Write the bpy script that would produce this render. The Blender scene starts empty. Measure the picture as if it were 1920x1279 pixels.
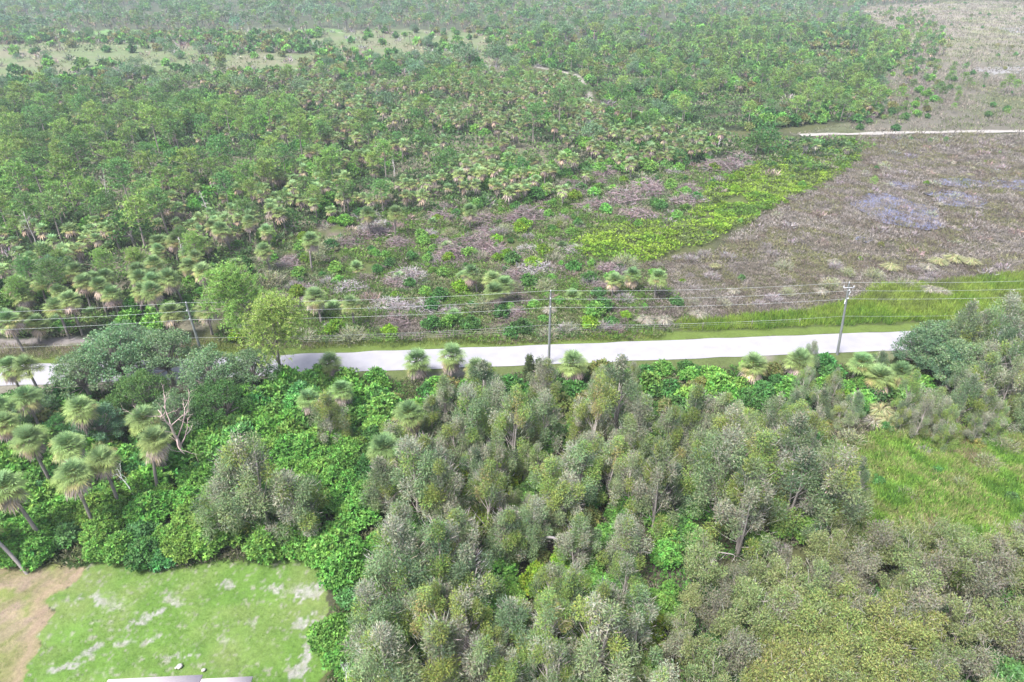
import bpy, math, random
import numpy as np
from math import radians, sin, cos, tan, pi

# ------------------------------------------------------------------ camera, sky, sun
S = bpy.context.scene
COL = S.collection
CAM_H, PITCH, FPX = 52.0, radians(30.7), 1280.0     # metres, below the horizon, focal length in 1920-wide pixels
cam = bpy.data.cameras.new('camera')
cam.lens = 24; cam.sensor_width = 36; cam.clip_start = 0.5; cam.clip_end = 20000
co = bpy.data.objects.new('camera', cam); COL.objects.link(co)
co.location = (0, 0, CAM_H); co.rotation_euler = (pi/2 - PITCH, 0, 0)
S.camera = co
SUN_EL, SUN_AZ = radians(60), radians(228)          # azimuth clockwise from +Y: behind the camera, to the left
w = bpy.data.worlds.new('World'); S.world = w; w.use_nodes = True
nt = w.node_tree; nt.nodes.clear()
sky = nt.nodes.new('ShaderNodeTexSky'); sky.sky_type = 'NISHITA'; sky.sun_disc = False
sky.sun_elevation = SUN_EL; sky.sun_rotation = SUN_AZ; sky.dust_density = 3.0; sky.air_density = 1.0
hs = nt.nodes.new('ShaderNodeHueSaturation'); hs.inputs['Saturation'].default_value = 0.72
bg = nt.nodes.new('ShaderNodeBackground'); bg.inputs['Strength'].default_value = 0.14
wo = nt.nodes.new('ShaderNodeOutputWorld')
nt.links.new(sky.outputs[0], hs.inputs['Color']); nt.links.new(hs.outputs[0], bg.inputs['Color'])
nt.links.new(bg.outputs[0], wo.inputs['Surface'])
sl = bpy.data.lights.new('sun', 'SUN'); sl.energy = 2.7; sl.angle = radians(16); sl.color = (1.0, 0.985, 0.965)
so = bpy.data.objects.new('sun', sl); COL.objects.link(so)
so.rotation_euler = (pi/2 - SUN_EL, 0, pi - SUN_AZ + 0.0)
from mathutils import Vector
_d = Vector((sin(SUN_AZ)*cos(SUN_EL), cos(SUN_AZ)*cos(SUN_EL), sin(SUN_EL)))
so.rotation_euler = _d.to_track_quat('Z', 'Y').to_euler()
so.location = (0, 0, 200)
S.view_settings.view_transform = 'Standard'; S.view_settings.look = 'None'
S.view_settings.exposure = 1.70; S.view_settings.gamma = 1
S.cycles.max_bounces = 5; S.cycles.diffuse_bounces = 2; S.cycles.transmission_bounces = 3
S.cycles.glossy_bounces = 2; S.cycles.volume_bounces = 0; S.cycles.transparent_max_bounces = 4

# ------------------------------------------------------------------ geometry of the place
def at(px, py, z=0.0):
    """point of height z seen in the photograph at (px, py)"""
    u, v = (px-960)/FPX, (639.5-py)/FPX
    d = np.array([u, cos(PITCH)+v*sin(PITCH), -sin(PITCH)+v*cos(PITCH)])
    t = (z-CAM_H)/d[2]
    return np.array([d[0]*t, d[1]*t, z])
def proj(X, Y, Z=0.0):
    X = np.asarray(X, float); Y = np.asarray(Y, float)
    dz = Z-CAM_H
    depth = Y*cos(PITCH) - dz*sin(PITCH)
    up = Y*sin(PITCH) + dz*cos(PITCH)
    depth = np.where(depth < 1, 1e-3, depth)
    return 960+FPX*X/depth, 639.5-FPX*up/depth
def inpoly(px, py, poly):
    c = np.zeros(px.shape, bool); n = len(poly); j = n-1
    for i in range(n):
        xi, yi = poly[i]; xj, yj = poly[j]
        if yi != yj:
            c ^= ((yi > py) != (yj > py)) & (px < (xj-xi)*(py-yi)/(yj-yi)+xi)
        j = i
    return c
def hsh(i, j, s):
    n = (i*374761393 + j*668265263 + s*1442695041) & 0xffffffff
    n = ((n ^ (n >> 13))*1274126177) & 0xffffffff
    return ((n ^ (n >> 16)) & 0xffff)/65535.0
def vn(x, y, s=0):
    x = np.asarray(x, float); y = np.asarray(y, float)
    i = np.floor(x).astype(np.int64); j = np.floor(y).astype(np.int64)
    fx, fy = x-i, y-j; fx = fx*fx*(3-2*fx); fy = fy*fy*(3-2*fy)
    return ((hsh(i, j, s)*(1-fx)+hsh(i+1, j, s)*fx)*(1-fy) + (hsh(i, j+1, s)*(1-fx)+hsh(i+1, j+1, s)*fx)*fy)
def fbm(x, y, s=0, o=3):
    a = 0; t = 0; g = 1.0
    for k in range(o):
        a = a + g*vn(x*2**k+17.3*k, y*2**k-9.1*k, s+k); t += g; g *= .55
    return a/t

# ------------------------------------------------------------------ materials
def newmat(name):
    m = bpy.data.materials.new(name); m.use_nodes = True
    n = m.node_tree; n.nodes.clear()
    return m, n, n.nodes.new, n.links.new
def math_n(N, L, op, a, b):
    x = N('ShaderNodeMath'); x.operation = op
    for i, v in enumerate((a, b)):
        if isinstance(v, (int, float)): x.inputs[i].default_value = v
        else: L(v, x.inputs[i])
    return x.outputs[0]
def foliage_mat(name, trans=.28, rough=.7, spec=.08, vary=.35, hue=.02, nscale=1.5):
    m, n, N, L = newmat(name)
    a = N('ShaderNodeAttribute'); a.attribute_name = 'Col'
    oi = N('ShaderNodeObjectInfo'); tc = N('ShaderNodeTexCoord')
    nz = N('ShaderNodeTexNoise'); nz.inputs['Scale'].default_value = nscale; nz.inputs['Detail'].default_value = 2
    L(tc.outputs['Object'], nz.inputs['Vector'])
    h = N('ShaderNodeHueSaturation')
    L(math_n(N, L, 'ADD', math_n(N, L, 'MULTIPLY', oi.outputs['Random'], hue*2), .5-hue), h.inputs['Hue'])
    r2 = math_n(N, L, 'FRACT', math_n(N, L, 'MULTIPLY', oi.outputs['Random'], 37.7), 0)
    v1 = math_n(N, L, 'ADD', math_n(N, L, 'MULTIPLY', r2, vary), 1-vary/2)
    v2 = math_n(N, L, 'ADD', math_n(N, L, 'MULTIPLY', nz.outputs[0], .5), .75)
    L(math_n(N, L, 'MULTIPLY', v1, v2), h.inputs['Value'])
    L(a.outputs['Color'], h.inputs['Color'])
    p = N('ShaderNodeBsdfPrincipled'); p.inputs['Roughness'].default_value = rough
    p.inputs['Specular IOR Level'].default_value = spec
    L(h.outputs[0], p.inputs['Base Color'])
    o = N('ShaderNodeOutputMaterial')
    if trans:
        t = N('ShaderNodeBsdfTranslucent'); L(h.outputs[0], t.inputs['Color'])
        mx = N('ShaderNodeMixShader'); mx.inputs[0].default_value = trans
        L(p.outputs[0], mx.inputs[1]); L(t.outputs[0], mx.inputs[2]); L(mx.outputs[0], o.inputs[0])
    else: L(p.outputs[0], o.inputs[0])
    return m
M_LEAF = foliage_mat('leaf')
M_FROND = foliage_mat('frond', trans=.2, rough=.6, spec=.15, vary=.45, hue=.018)
M_DEAD = foliage_mat('dead_frond', trans=.1, rough=.8, spec=.1, vary=.35)
M_BARK = foliage_mat('bark', trans=0, rough=.85, spec=.1, vary=.3, hue=.01, nscale=4)
M_TWIG = foliage_mat('twig', trans=0, rough=.85, spec=.1, vary=.25, hue=.015)
M_GRASS = foliage_mat('grass_blade', trans=.3, rough=.7, spec=.08, vary=0, hue=0, nscale=.6)
def solid_mat(name, c1, c2, scale=3, rough=.7, spec=.3, metal=0, detail=6, bump=0, stretch=None):
    m, n, N, L = newmat(name)
    tc = N('ShaderNodeTexCoord'); nz = N('ShaderNodeTexNoise')
    nz.inputs['Scale'].default_value = scale; nz.inputs['Detail'].default_value = detail
    if stretch:
        mp = N('ShaderNodeMapping'); mp.inputs['Scale'].default_value = stretch
        L(tc.outputs['Object'], mp.inputs[0]); L(mp.outputs[0], nz.inputs['Vector'])
    else: L(tc.outputs['Object'], nz.inputs['Vector'])
    cr = N('ShaderNodeValToRGB'); cr.color_ramp.elements[0].position = .3; cr.color_ramp.elements[1].position = .7
    cr.color_ramp.elements[0].color = (*c1, 1); cr.color_ramp.elements[1].color = (*c2, 1)
    L(nz.outputs[0], cr.inputs[0])
    p = N('ShaderNodeBsdfPrincipled'); p.inputs['Roughness'].default_value = rough
    p.inputs['Specular IOR Level'].default_value = spec; p.inputs['Metallic'].default_value = metal
    L(cr.outputs[0], p.inputs['Base Color'])
    if bump:
        b = N('ShaderNodeBump'); b.inputs['Strength'].default_value = bump; b.inputs['Distance'].default_value = .05
        L(nz.outputs[0], b.inputs['Height']); L(b.outputs[0], p.inputs['Normal'])
    o = N('ShaderNodeOutputMaterial'); L(p.outputs[0], o.inputs[0])
    return m
# ground: soil and turf colours per vertex, broken up by noise at several sizes
def ground_mat():
    m, n, N, L = newmat('ground')
    a = N('ShaderNodeAttribute'); a.attribute_name = 'Col'
    g = N('ShaderNodeNewGeometry')
    def noise(sc, det):
        z = N('ShaderNodeTexNoise'); z.inputs['Scale'].default_value = sc; z.inputs['Detail'].default_value = det
        z.inputs['Roughness'].default_value = .65
        L(g.outputs['Position'], z.inputs['Vector']); return z.outputs[0]
    n1, n2, n3, n4 = noise(.35, 5), noise(2.5, 4), noise(9, 3), noise(24, 2)
    v = math_n(N, L, 'ADD', math_n(N, L, 'MULTIPLY', n1, .7), math_n(N, L, 'MULTIPLY', n2, .9))
    v = math_n(N, L, 'ADD', v, math_n(N, L, 'MULTIPLY', n3, .5))
    v = math_n(N, L, 'ADD', v, math_n(N, L, 'MULTIPLY', n4, 1.3))
    v = math_n(N, L, 'ADD', v, -.70)
    h = N('ShaderNodeHueSaturation'); L(v, h.inputs['Value']); L(a.outputs['Color'], h.inputs['Color'])
    p = N('ShaderNodeBsdfPrincipled'); p.inputs['Roughness'].default_value = .95
    p.inputs['Specular IOR Level'].default_value = .1
    L(h.outputs[0], p.inputs['Base Color'])
    b = N('ShaderNodeBump'); b.inputs['Strength'].default_value = .6; b.inputs['Distance'].default_value = .12
    L(n2, b.inputs['Height']); L(b.outputs[0], p.inputs['Normal'])
    o = N('ShaderNodeOutputMaterial'); L(p.outputs[0], o.inputs[0])
    return m
M_GROUND = ground_mat()
M_ROAD = solid_mat('road_concrete', (.215, .208, .225), (.255, .246, .262), scale=.5, rough=.85, spec=.2)
M_WATER = None

# ------------------------------------------------------------------ mesh building
class MB:
    """collects quads with a colour per vertex"""
    def __init__(s): s.V = []; s.F = []; s.C = []; s.M = []; s.n = 0
    def add(s, V, F, C, mat=0):
        V = np.asarray(V, np.float32).reshape(-1, 3); F = np.asarray(F, np.int64).reshape(-1, 4)
        C = np.asarray(C, np.float32)
        if C.ndim == 1: C = np.tile(C, (len(V), 1))
        s.V.append(V); s.F.append(F+s.n); s.C.append(C); s.M.append(np.full(len(F), mat, np.int32)); s.n += len(V)
    def arrays(s):
        return (np.concatenate(s.V), np.concatenate(s.F), np.concatenate(s.C), np.concatenate(s.M))
    def mesh(s, name, mats, smooth=False): return mesh_from(name, *s.arrays(), mats, smooth)
def mesh_from(name, V, F, C, M, mats, smooth=False):
    me = bpy.data.meshes.new(name)
    me.vertices.add(len(V)); me.vertices.foreach_set('co', V.astype(np.float32).ravel())
    me.loops.add(F.size); me.loops.foreach_set('vertex_index', F.astype(np.int32).ravel())
    me.polygons.add(len(F))
    me.polygons.foreach_set('loop_start', np.arange(0, F.size, 4, dtype=np.int32))
    me.polygons.foreach_set('loop_total', np.full(len(F), 4, np.int32))
    for m in mats: me.materials.append(m)
    if len(mats) > 1: me.polygons.foreach_set('material_index', M.astype(np.int32))
    if smooth: me.polygons.foreach_set('use_smooth', np.ones(len(F), bool))
    ca = me.color_attributes.new('Col', 'FLOAT_COLOR', 'POINT')
    cc = np.ones((len(V), 4), np.float32); cc[:, :3] = C; ca.data.foreach_set('color', cc.ravel())
    me.update(calc_edges=True); 
    return me
def nrm(v): return v/np.maximum(np.linalg.norm(v, axis=-1, keepdims=True), 1e-6)
def rdir(R, n): return nrm(R.normal(size=(n, 3)))
def leaves(mb, P, D, L, W, C, R, mat=0, mid=.5, up=None):
    """rhombic leaf blades: base P, direction D"""
    n = len(P); D = nrm(D); L = np.broadcast_to(L, n)[:, None]; W = np.broadcast_to(W, n)[:, None]
    ref = rdir(R, n) if up is None else nrm(up + .5*rdir(R, n))
    Sd = nrm(np.cross(D, ref))
    V = np.stack([P, P+D*L*mid+Sd*W/2, P+D*L, P+D*L*mid-Sd*W/2], 1).reshape(-1, 3)
    F = np.arange(n*4).reshape(-1, 4)
    C = np.asarray(C, float)
    if C.ndim == 1: C = np.tile(C, (n, 1))
    mb.add(V, F, np.repeat(C, 4, 0), mat)
def tube(mb, pts, rad, col, sides=6, mat=0):
    pts = np.asarray(pts, float); k = len(pts); rad = np.broadcast_to(rad, k)
    T = nrm(np.gradient(pts, axis=0))
    ref = np.tile([0.31, 0.17, .93] if abs(T[0][2]) < .9 else [1., .05, 0.], (k, 1))
    A = nrm(np.cross(T, ref)); B = np.cross(T, A)
    th = np.arange(sides)*2*pi/sides
    ring = pts[:, None]+rad[:, None, None]*(A[:, None]*np.cos(th)[None, :, None]+B[:, None]*np.sin(th)[None, :, None])
    V = ring.reshape(-1, 3); F = []
    for i in range(k-1):
        for j in range(sides):
            j2 = (j+1) % sides
            F.append((i*sides+j, i*sides+j2, (i+1)*sides+j2, (i+1)*sides+j))
    if sides == 4: F.append(tuple((k-1)*4+q for q in range(4)))
    if sides == 6:
        b = (k-1)*6; F.append((b, b+1, b+2, b+3)); F.append((b, b+3, b+4, b+5))
    mb.add(V, F, col, mat)
def bez(a, b, c, n=6):
    t = np.linspace(0, 1, n)[:, None]; a, b, c = map(lambda q: np.asarray(q, float), (a, b, c))
    return a*(1-t)**2+2*b*t*(1-t)+c*t*t
def jc(R, cols, n, v=.22, idx=None):
    cols = np.asarray(cols, float)
    i = R.integers(0, len(cols), n) if idx is None else idx
    return np.clip(cols[i]*(1+v*R.normal(size=(n, 1))).clip(.4, 1.8)*(1+.08*R.normal(size=(n, 3))), .004, .9)
def box(mb, lo, hi, col, mat=0):
    x0, y0, z0 = lo; x1, y1, z1 = hi
    V = [(x0, y0, z0), (x1, y0, z0), (x1, y1, z0), (x0, y1, z0), (x0, y0, z1), (x1, y0, z1), (x1, y1, z1), (x0, y1, z1)]
    mb.add(V, [(0, 3, 2, 1), (4, 5, 6, 7), (0, 1, 5, 4), (1, 2, 6, 5), (2, 3, 7, 6), (3, 0, 4, 7)], col, mat)
def obj(name, me, parent=None, loc=(0, 0, 0)):
    o = bpy.data.objects.new(name, me); COL.objects.link(o); o.location = loc
    if parent is not None: o.parent = parent
    return o
def tag(o, label=None, cat=None, group=None, kind=None):
    if label: o['label'] = label
    if cat: o['category'] = cat
    if group: o['group'] = group
    if kind: o['kind'] = kind
    return o

# ------------------------------------------------------------------ plants (each generator returns {part: MB})
def fan(mb, R, P0, D, Lp, Rb, nseg, col, colst, mat, droop, fold=.75):
    """one palm fan: petiole plus a half disc of narrow drooping segments"""
    D = nrm(np.asarray(D)); hub = P0+D*Lp
    leaves(mb, P0[None], D[None], Lp*1.05, .07, colst, R, mat)
    side = nrm(np.cross(D, [0, 0, 1.])+1e-6); upv = np.cross(side, D)
    a = np.linspace(-1.9, 1.9, nseg)+R.normal(0, .06, nseg)
    out = nrm(np.array([D[0], D[1], 0])+R.normal(0, .12, 3)*[1, 1, 0]); f_ = fold*R.uniform(.05, 1.15); D = nrm(D+out*f_-np.array([0, 0, f_*.3])*(D[2] > -.2))
    side = nrm(np.cross(D, [0, 0, 1.])+1e-6); upv = np.cross(side, D)
    dirs = nrm(np.cos(a)[:, None]*D+np.sin(a)[:, None]*side+.18*np.abs(np.sin(a))[:, None]*upv)
    Ls = Rb*(.72+.28*np.cos(a*.6))*R.uniform(.85, 1.1, nseg)
    Wd = (.075 if nseg > 14 else .11)*Rb/(nseg/16)
    Sd = nrm(np.cross(dirs, upv))*Wd/2
    P1 = hub+dirs*Ls[:, None]*.55; P1[:, 2] -= droop*.12*Ls
    P2 = P1+dirs*Ls[:, None]*.45; P2[:, 2] -= droop*Ls*.55
    n = nseg
    V = np.stack([np.tile(hub, (n, 1)), P1+Sd, P2, P1-Sd], 1).reshape(-1, 3)
    C = np.repeat(np.clip(np.asarray(col)*(1+.15*R.normal(size=(n, 1))), .005, 1), 4, 0)
    mb.add(V, np.arange(n*4).reshape(-1, 4), C, mat)
def palm(seed, H=6.5, hi=True, trunk=True, dead=True, size=1.0):
    R = np.random.default_rng(seed); out = {}
    lean = R.normal(0, .10*H, 2)*.6
    top = np.array([lean[0], lean[1], H])
    if trunk:
        mb = MB(); pts = bez((0, 0, -.1), (lean[0]*.1, lean[1]*.1, H*.6), top, 9)
        tube(mb, pts, np.linspace(.2, .15, 9), (.17, .15, .135), 6)
        if hi:   # old leaf boots below the crown
            n = 30; z = R.uniform(.72, .98, n); i = (z*8).astype(int)
            P = pts[i]+(pts[np.minimum(i+1, 8)]-pts[i])*((z*8)-i)[:, None]
            a = R.uniform(0, 2*pi, n); Dn = np.stack([np.cos(a), np.sin(a), np.full(n, .9)], 1)
            leaves(mb, P+Dn*[.1, .1, 0], Dn, .4, .14, jc(R, [(.20, .15, .11)], n), R)
        out['trunk'] = mb
    else: top = np.array([0, 0, .25])
    mb = MB(); nf = 72 if hi else 22; ns = 17 if hi else 7
    ga = pi*(3-5**.5)
    for k in range(nf):
        t = (k+.5)/nf
        el = radians(88-112*t**.95)+R.normal(0, .15); az = k*ga+R.normal(0, .15)
        D = np.array([cos(az)*cos(el), sin(az)*cos(el), sin(el)])
        c = (np.array([.14, .235, .10])*(1-t)+np.array([.205, .26, .075])*t)*(1 if hi else 1.05)
        if t > .72 and R.random() < .2: c = np.array([.29, .26, .11])
        Lp = size*R.uniform(.7, 1.3)*(1+.1*t); Rb = size*R.uniform(.8, 1.02)
        fan(mb, R, top, D, Lp, Rb, ns, c*R.uniform(.8, 1.2), (.17, .19, .05), 0, .12+.5*t)
    out['crown'] = mb
    if dead:
        mb = MB(); nd = R.integers(17, 25) if hi else 9; a0 = R.uniform(0, 6)
        for k in range(nd):
            az = a0+k*2*pi/nd+R.normal(0, .2); el = -radians(R.uniform(22, 76))
            D = np.array([cos(az)*cos(el), sin(az)*cos(el), sin(el)])
            c = np.array([(.36, .28, .23), (.29, .235, .205), (.40, .30, .20), (.25, .20, .185)][R.integers(4)])
            fan(mb, R, top-[0, 0, .1], D, size*R.uniform(.75, 1.1), size*R.uniform(.85, 1.15), 12 if hi else 6, c, (.28, .2, .13), 0, .9, 0)
        out['dead_fronds'] = mb
    return out
def clump(mb, R, c, r, n, L, W, cols, out=.6, droop=-.2, v=.10, mat=0, shell=.5, thin=.5):
    d = rdir(R, n); rr = (R.random(n)**shell)[:, None]
    P = c+d*rr*np.asarray(r); D = nrm(d*out+rdir(R, n)*.55+np.array([0, 0, droop]))
    leaves(mb, P, D, L*R.uniform(.7, 1.3, n), W*R.uniform(.7, 1.3, n), jc(R, cols, n, v), R, mat, mid=thin, up=d+[0, 0, .2])
def paperbark(seed, H=8.5, Rr=2.2, hi=True, pal=0):
    R = np.random.default_rng(seed)
    G = [[(.17, .235, .11), (.145, .21, .09), (.21, .265, .135)], [(.265, .275, .195), (.295, .30, .22), (.22, .245, .155)],
         [(.19, .265, .065), (.235, .29, .075), (.165, .24, .07)], [(.11, .16, .085), (.135, .18, .105), (.095, .145, .07)],
         [(.28, .235, .10), (.25, .24, .09), (.21, .24, .08)]]
    W_ = {0: (.46, .22, .24, .06, .02), 1: (.30, .45, .15, .10, 0), 2: (.3, .10, .5, .04, .06), 3: (.36, .16, .12, .36, 0)}[pal]
    bark = (.36, .32, .29); tr = MB(); cr = MB()
    nt_ = R.integers(1, 4) if hi else 1; stems = []
    for k in range(nt_):
        a = R.uniform(0, 2*pi); sp = Rr*R.uniform(.15, .55)*(nt_ > 1)
        top = np.array([cos(a)*sp, sin(a)*sp, H*R.uniform(.82, 1.0)])
        pts = bez((cos(a)*.15, sin(a)*.15, -.1), (top[0]*.3+R.normal(0, .2), top[1]*.3+R.normal(0, .2), H*.5), top, 8)
        tube(tr, pts[:7], np.linspace(.14, .03, 7), np.array(bark)*R.uniform(.7, 1.0), 6 if hi else 4); stems.append(pts)
    nc = (34 if hi else 13)
    for k in range(nc):
        z = .2+.8*(k+.5)/nc+R.normal(0, .05); z = min(max(z, .15), 1.05); az = R.uniform(0, 2*pi)
        env = Rr*(sin(pi*min(1, .16+z*.82))**.75)*R.uniform(.35, 1.25)
        st = stems[R.integers(len(stems))]; ax = st[min(7, int(z*7))]
        c = np.array([ax[0]*.6+cos(az)*env, ax[1]*.6+sin(az)*env, z*H*R.uniform(.93, 1.04)])
        if hi:
            b0 = st[max(0, min(7, int(z*7)-1))]
            tube(tr, bez(b0, (b0*.4+c*.6)-[0, 0, .2], c+[0, 0, .45], 5), np.linspace(.045, .012, 5), np.array(bark)*.85, 4)
        g = G[R.choice(5, p=np.array(W_)/sum(W_))]
        rs = R.uniform(.62, 1.0)*Rr/2.2
        if hi: clump(cr, R, c, (rs*.78, rs*.78, rs*1.35), 430, .21, .065, g, .6, -.1 if R.random() < .4 else .35)
        else: clump(cr, R, c, (rs*1.2, rs*1.2, rs*1.5), 60, .6, .22, g, .6, 0)
    if hi:   # fine bare twigs poking through the foliage
        n = 240; i = R.integers(0, 34, n); a = R.uniform(0, 2*pi, n); z = R.uniform(.35, 1.0, n)
        e = Rr*np.sin(pi*np.minimum(1, .16+z*.82))**.75*R.uniform(.3, 1, n)
        P = np.stack([np.cos(a)*e, np.sin(a)*e, z*H], 1)
        D = np.stack([np.cos(a)*.6, np.sin(a)*.6, R.uniform(.3, 1.2, n)], 1)
        leaves(tr, P, D, R.uniform(.5, 1.1, n), .022, jc(R, [(.34, .31, .28)], n), R)
    return {'trunk': tr, 'crown': cr}
def slender(seed, H=5.2, Rr=1.5, hi=True, pal=0):
    R = np.random.default_rng(seed); tr = MB(); cr = MB()
    cols = [[(.185, .235, .085), (.16, .205, .08), (.215, .25, .115)], [(.19, .185, .135), (.17, .19, .10), (.21, .205, .145)],
            [(.205, .24, .075), (.175, .22, .07), (.235, .255, .09)]][pal]
    dens = (1.35, .9, 1.8)[pal]
    for k in range(R.integers(2, 5) if hi else 1):
        a = R.uniform(0, 6.28); sp = Rr*R.uniform(.3, .75)
        top = np.array([cos(a)*sp, sin(a)*sp, H*R.uniform(.8, 1.0)])
        pts = bez((0, 0, -.1), (top[0]*.2, top[1]*.2, H*.5), top, 7)
        tube(tr, pts, np.linspace(.06, .012, 7), (.25, .225, .20), 4)
        for q in range(9 if hi else 6):
            t = R.uniform(.3, 1.0); b0 = pts[min(6, int(t*6))]
            az = R.uniform(0, 6.28); ln = Rr*R.uniform(.35, .85)
            c = b0+[cos(az)*ln, sin(az)*ln, R.uniform(.25, .9)]
            if hi: tube(tr, bez(b0, (b0+c)/2+[0, 0, -.1], c, 4), np.linspace(.022, .006, 4), (.24, .215, .19), 4)
            rs = R.uniform(.4, .65)
            if hi: clump(cr, R, c, (rs, rs, rs), int(140*dens), .17, .075, cols, .6, .1)
            else: clump(cr, R, c, (rs*1.3,)*3, int(40*dens), .4, .22, cols, .6, .1)
    if hi:
        n = 90; P = np.stack([R.normal(0, Rr*.45, n), R.normal(0, Rr*.45, n), R.uniform(.35, .95, n)*H], 1)
        D = P*[.5, .5, .0]+[0, 0, .8]+rdir(R, n)*.4
        leaves(tr, P, D, R.uniform(.4, .9, n), .02, jc(R, [(.30, .28, .24)], n), R)
    return {'trunk': tr, 'crown': cr}
def shrub(seed, Rr=2.2, H=2.6, hi=True, pal=0):
    R = np.random.default_rng(seed); mb = MB()
    cols = [[(.135, .275, .055), (.11, .235, .048), (.175, .32, .07)], [(.07, .165, .04), (.085, .18, .055), (.06, .13, .035)],
            [(.16, .27, .03), (.20, .29, .035), (.13, .23, .03)], [(.10, .24, .075), (.13, .30, .10), (.08, .2, .06)],
            [(.16, .18, .06), (.13, .16, .05), (.2, .2, .08)]][pal]
    nb = R.integers(5, 9); bumps = [(np.array([0, 0, H*.35]), np.array([Rr*.75, Rr*.75, H*.65]))]
    for k in range(nb):
        a = k*2*pi/nb+R.normal(0, .3); q = Rr*R.uniform(.4, .62)
        rs = Rr*R.uniform(.3, .48)
        bumps.append((np.array([cos(a)*q, sin(a)*q, H*R.uniform(.3, .62)]), np.array([rs, rs, rs*1.05])))
    for k in range(3):
        a = R.uniform(0, 6.28); q = Rr*R.uniform(.05, .3); rs = Rr*R.uniform(.25, .36)
        bumps.append((np.array([cos(a)*q, sin(a)*q, H*R.uniform(.75, .92)]), np.array([rs, rs, rs])))
    for c, r in bumps:
        n = int((26 if hi else 12)*(r[0]*r[0]+r[0]*r[2])*(1 if hi else .7))+6
        d = rdir(R, n); d[:, 2] = np.abs(d[:, 2])*1.0-.25*(R.random(n) < .12); d = nrm(d)
        P = c+d*r*(R.uniform(.80, 1.04, n))[:, None]; ok = P[:, 2] > .08; P = P[ok]; d = d[ok]; n = len(P)
        m = 8 if hi else 4; L0 = .32 if hi else .5
        ax = np.repeat(nrm(d+[0, 0, .5]), m, 0); PP = np.repeat(P, m, 0)
        D = nrm(ax*R.uniform(.25, .9, (n*m, 1))+rdir(R, n*m)*.9)
        base = jc(R, cols, n, .18); cc = np.repeat(base, m, 0)*(1+.12*R.normal(size=(n*m, 1)))
        leaves(mb, PP, D, L0*R.uniform(.75, 1.25, n*m), L0*.50, cc.clip(.005, .8), R, mid=.55, up=ax)
        q = n*2   # inner leaves
        clump(mb, R, c, r*.7, q, L0*1.3, L0*.8, cols, .3, 0)
    return {'foliage': mb}
def pine(seed, H=12, hi=True, Rr=3.0, cb=.5, pal=0):
    R = np.random.default_rng(seed); tr = MB(); cr = MB()
    cols = [[(.175, .29, .07), (.145, .25, .06), (.215, .32, .085)], [(.115, .22, .07), (.095, .19, .06), (.14, .25, .075)], [(.20, .32, .08), (.165, .275, .065), (.24, .35, .09)]][pal]
    lean = R.normal(0, .035*H, 2); top = np.array([lean[0], lean[1], H])
    pts = bez((0, 0, -.1), (lean[0]*.1, lean[1]*.1, H*.55), top, 9)
    tube(tr, pts, np.linspace(.21, .05, 9), (.235, .20, .175), 6 if hi else 4)
    nb = (95 if H > 12.2 else 52) if hi else 24
    for k in range(nb):
        t = cb+(1-cb)*((k+.5)/nb)**.8; i = min(8, t*8); b0 = pts[int(i)]+(pts[min(8, int(i)+1)]-pts[int(i)])*(i-int(i))
        az = k*2.4+R.normal(0, .3); u = (t-cb)/(1-cb)
        ln = Rr*(.55+.6*sin(pi*min(1, u*.8+.18)))*R.uniform(.55, 1.05)*(1-.45*u)
        e = b0+[cos(az)*ln, sin(az)*ln, ln*R.uniform(.15, .55)]
        bp = bez(b0, (b0+e)/2-[0, 0, .15*ln], e, 6)
        tube(tr, bp[:, :] if hi else bp[::2], np.linspace(.05, .015, 6)[::1 if hi else 2][:len(bp if hi else bp[::2])], (.26, .22, .19), 4)
        ntf = (15 if H > 12.2 else 11) if hi else 8
        for q in range(ntf):
            s = R.uniform(.4, 1.02); p = bp[min(5, int(s*5))]+R.normal(0, .22*(1+.08*H), 3)*[1, 1, .55]
            m = 13 if hi else 7; D = rdir(R, m)+[0, 0, .45]
            L0 = (.42 if H > 12.2 else .38) if hi else .66
            leaves(cr, np.tile(p, (m, 1)), D, L0*R.uniform(.7, 1.15, m), .07 if hi else .16, jc(R, cols, m, .2), R)
    return {'trunk': tr, 'crown': cr}
def oak(seed, H=8, Rr=4.5, hi=True, pal=0, nc=None):
    R = np.random.default_rng(seed); tr = MB(); cr = MB()
    cols = [[(.11, .19, .08), (.135, .215, .10), (.17, .235, .135)], [(.095, .175, .085), (.115, .20, .10), (.14, .22, .125)],
            [(.055, .13, .04), (.07, .155, .045), (.085, .17, .05)]][pal]
    hub = np.array([R.normal(0, .3), R.normal(0, .3), H*.33])
    tube(tr, bez((0, 0, -.1), hub*[.3, .3, .5], hub, 6), np.linspace(.32, .24, 6), (.22, .20, .18), 6)
    nc = nc or (64 if hi else 16); ga = pi*(3-5**.5)
    for k in range(nc):
        t = (k+.5)/nc; rr = Rr*(t**.55)*R.uniform(.8, 1.02); az = k*ga+R.normal(0, .2)
        z = H*(.93-.48*t**1.6)+R.normal(0, .25)
        if R.random() < .25: z *= .72; rr *= .85
        c = np.array([cos(az)*rr, sin(az)*rr, z])
        if hi or k % 3 == 0:
            tube(tr, bez(hub, hub*.5+c*.5+[0, 0, -.4+R.normal(0, .3)], c, 7), np.linspace(.12, .02, 7), (.24, .21, .19), 4)
        rs = Rr*(R.uniform(.11, .18) if hi else R.uniform(.15, .22))
        if hi: clump(cr, R, c, (rs*1.1, rs*1.1, rs*.8), 150, .27, .13, cols, .6, .05)
        else: clump(cr, R, c, (rs*1.7, rs*1.7, rs*1.4), 60, .55, .34, cols, .6, .1)
    return {'trunk': tr, 'crown': cr}
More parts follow.
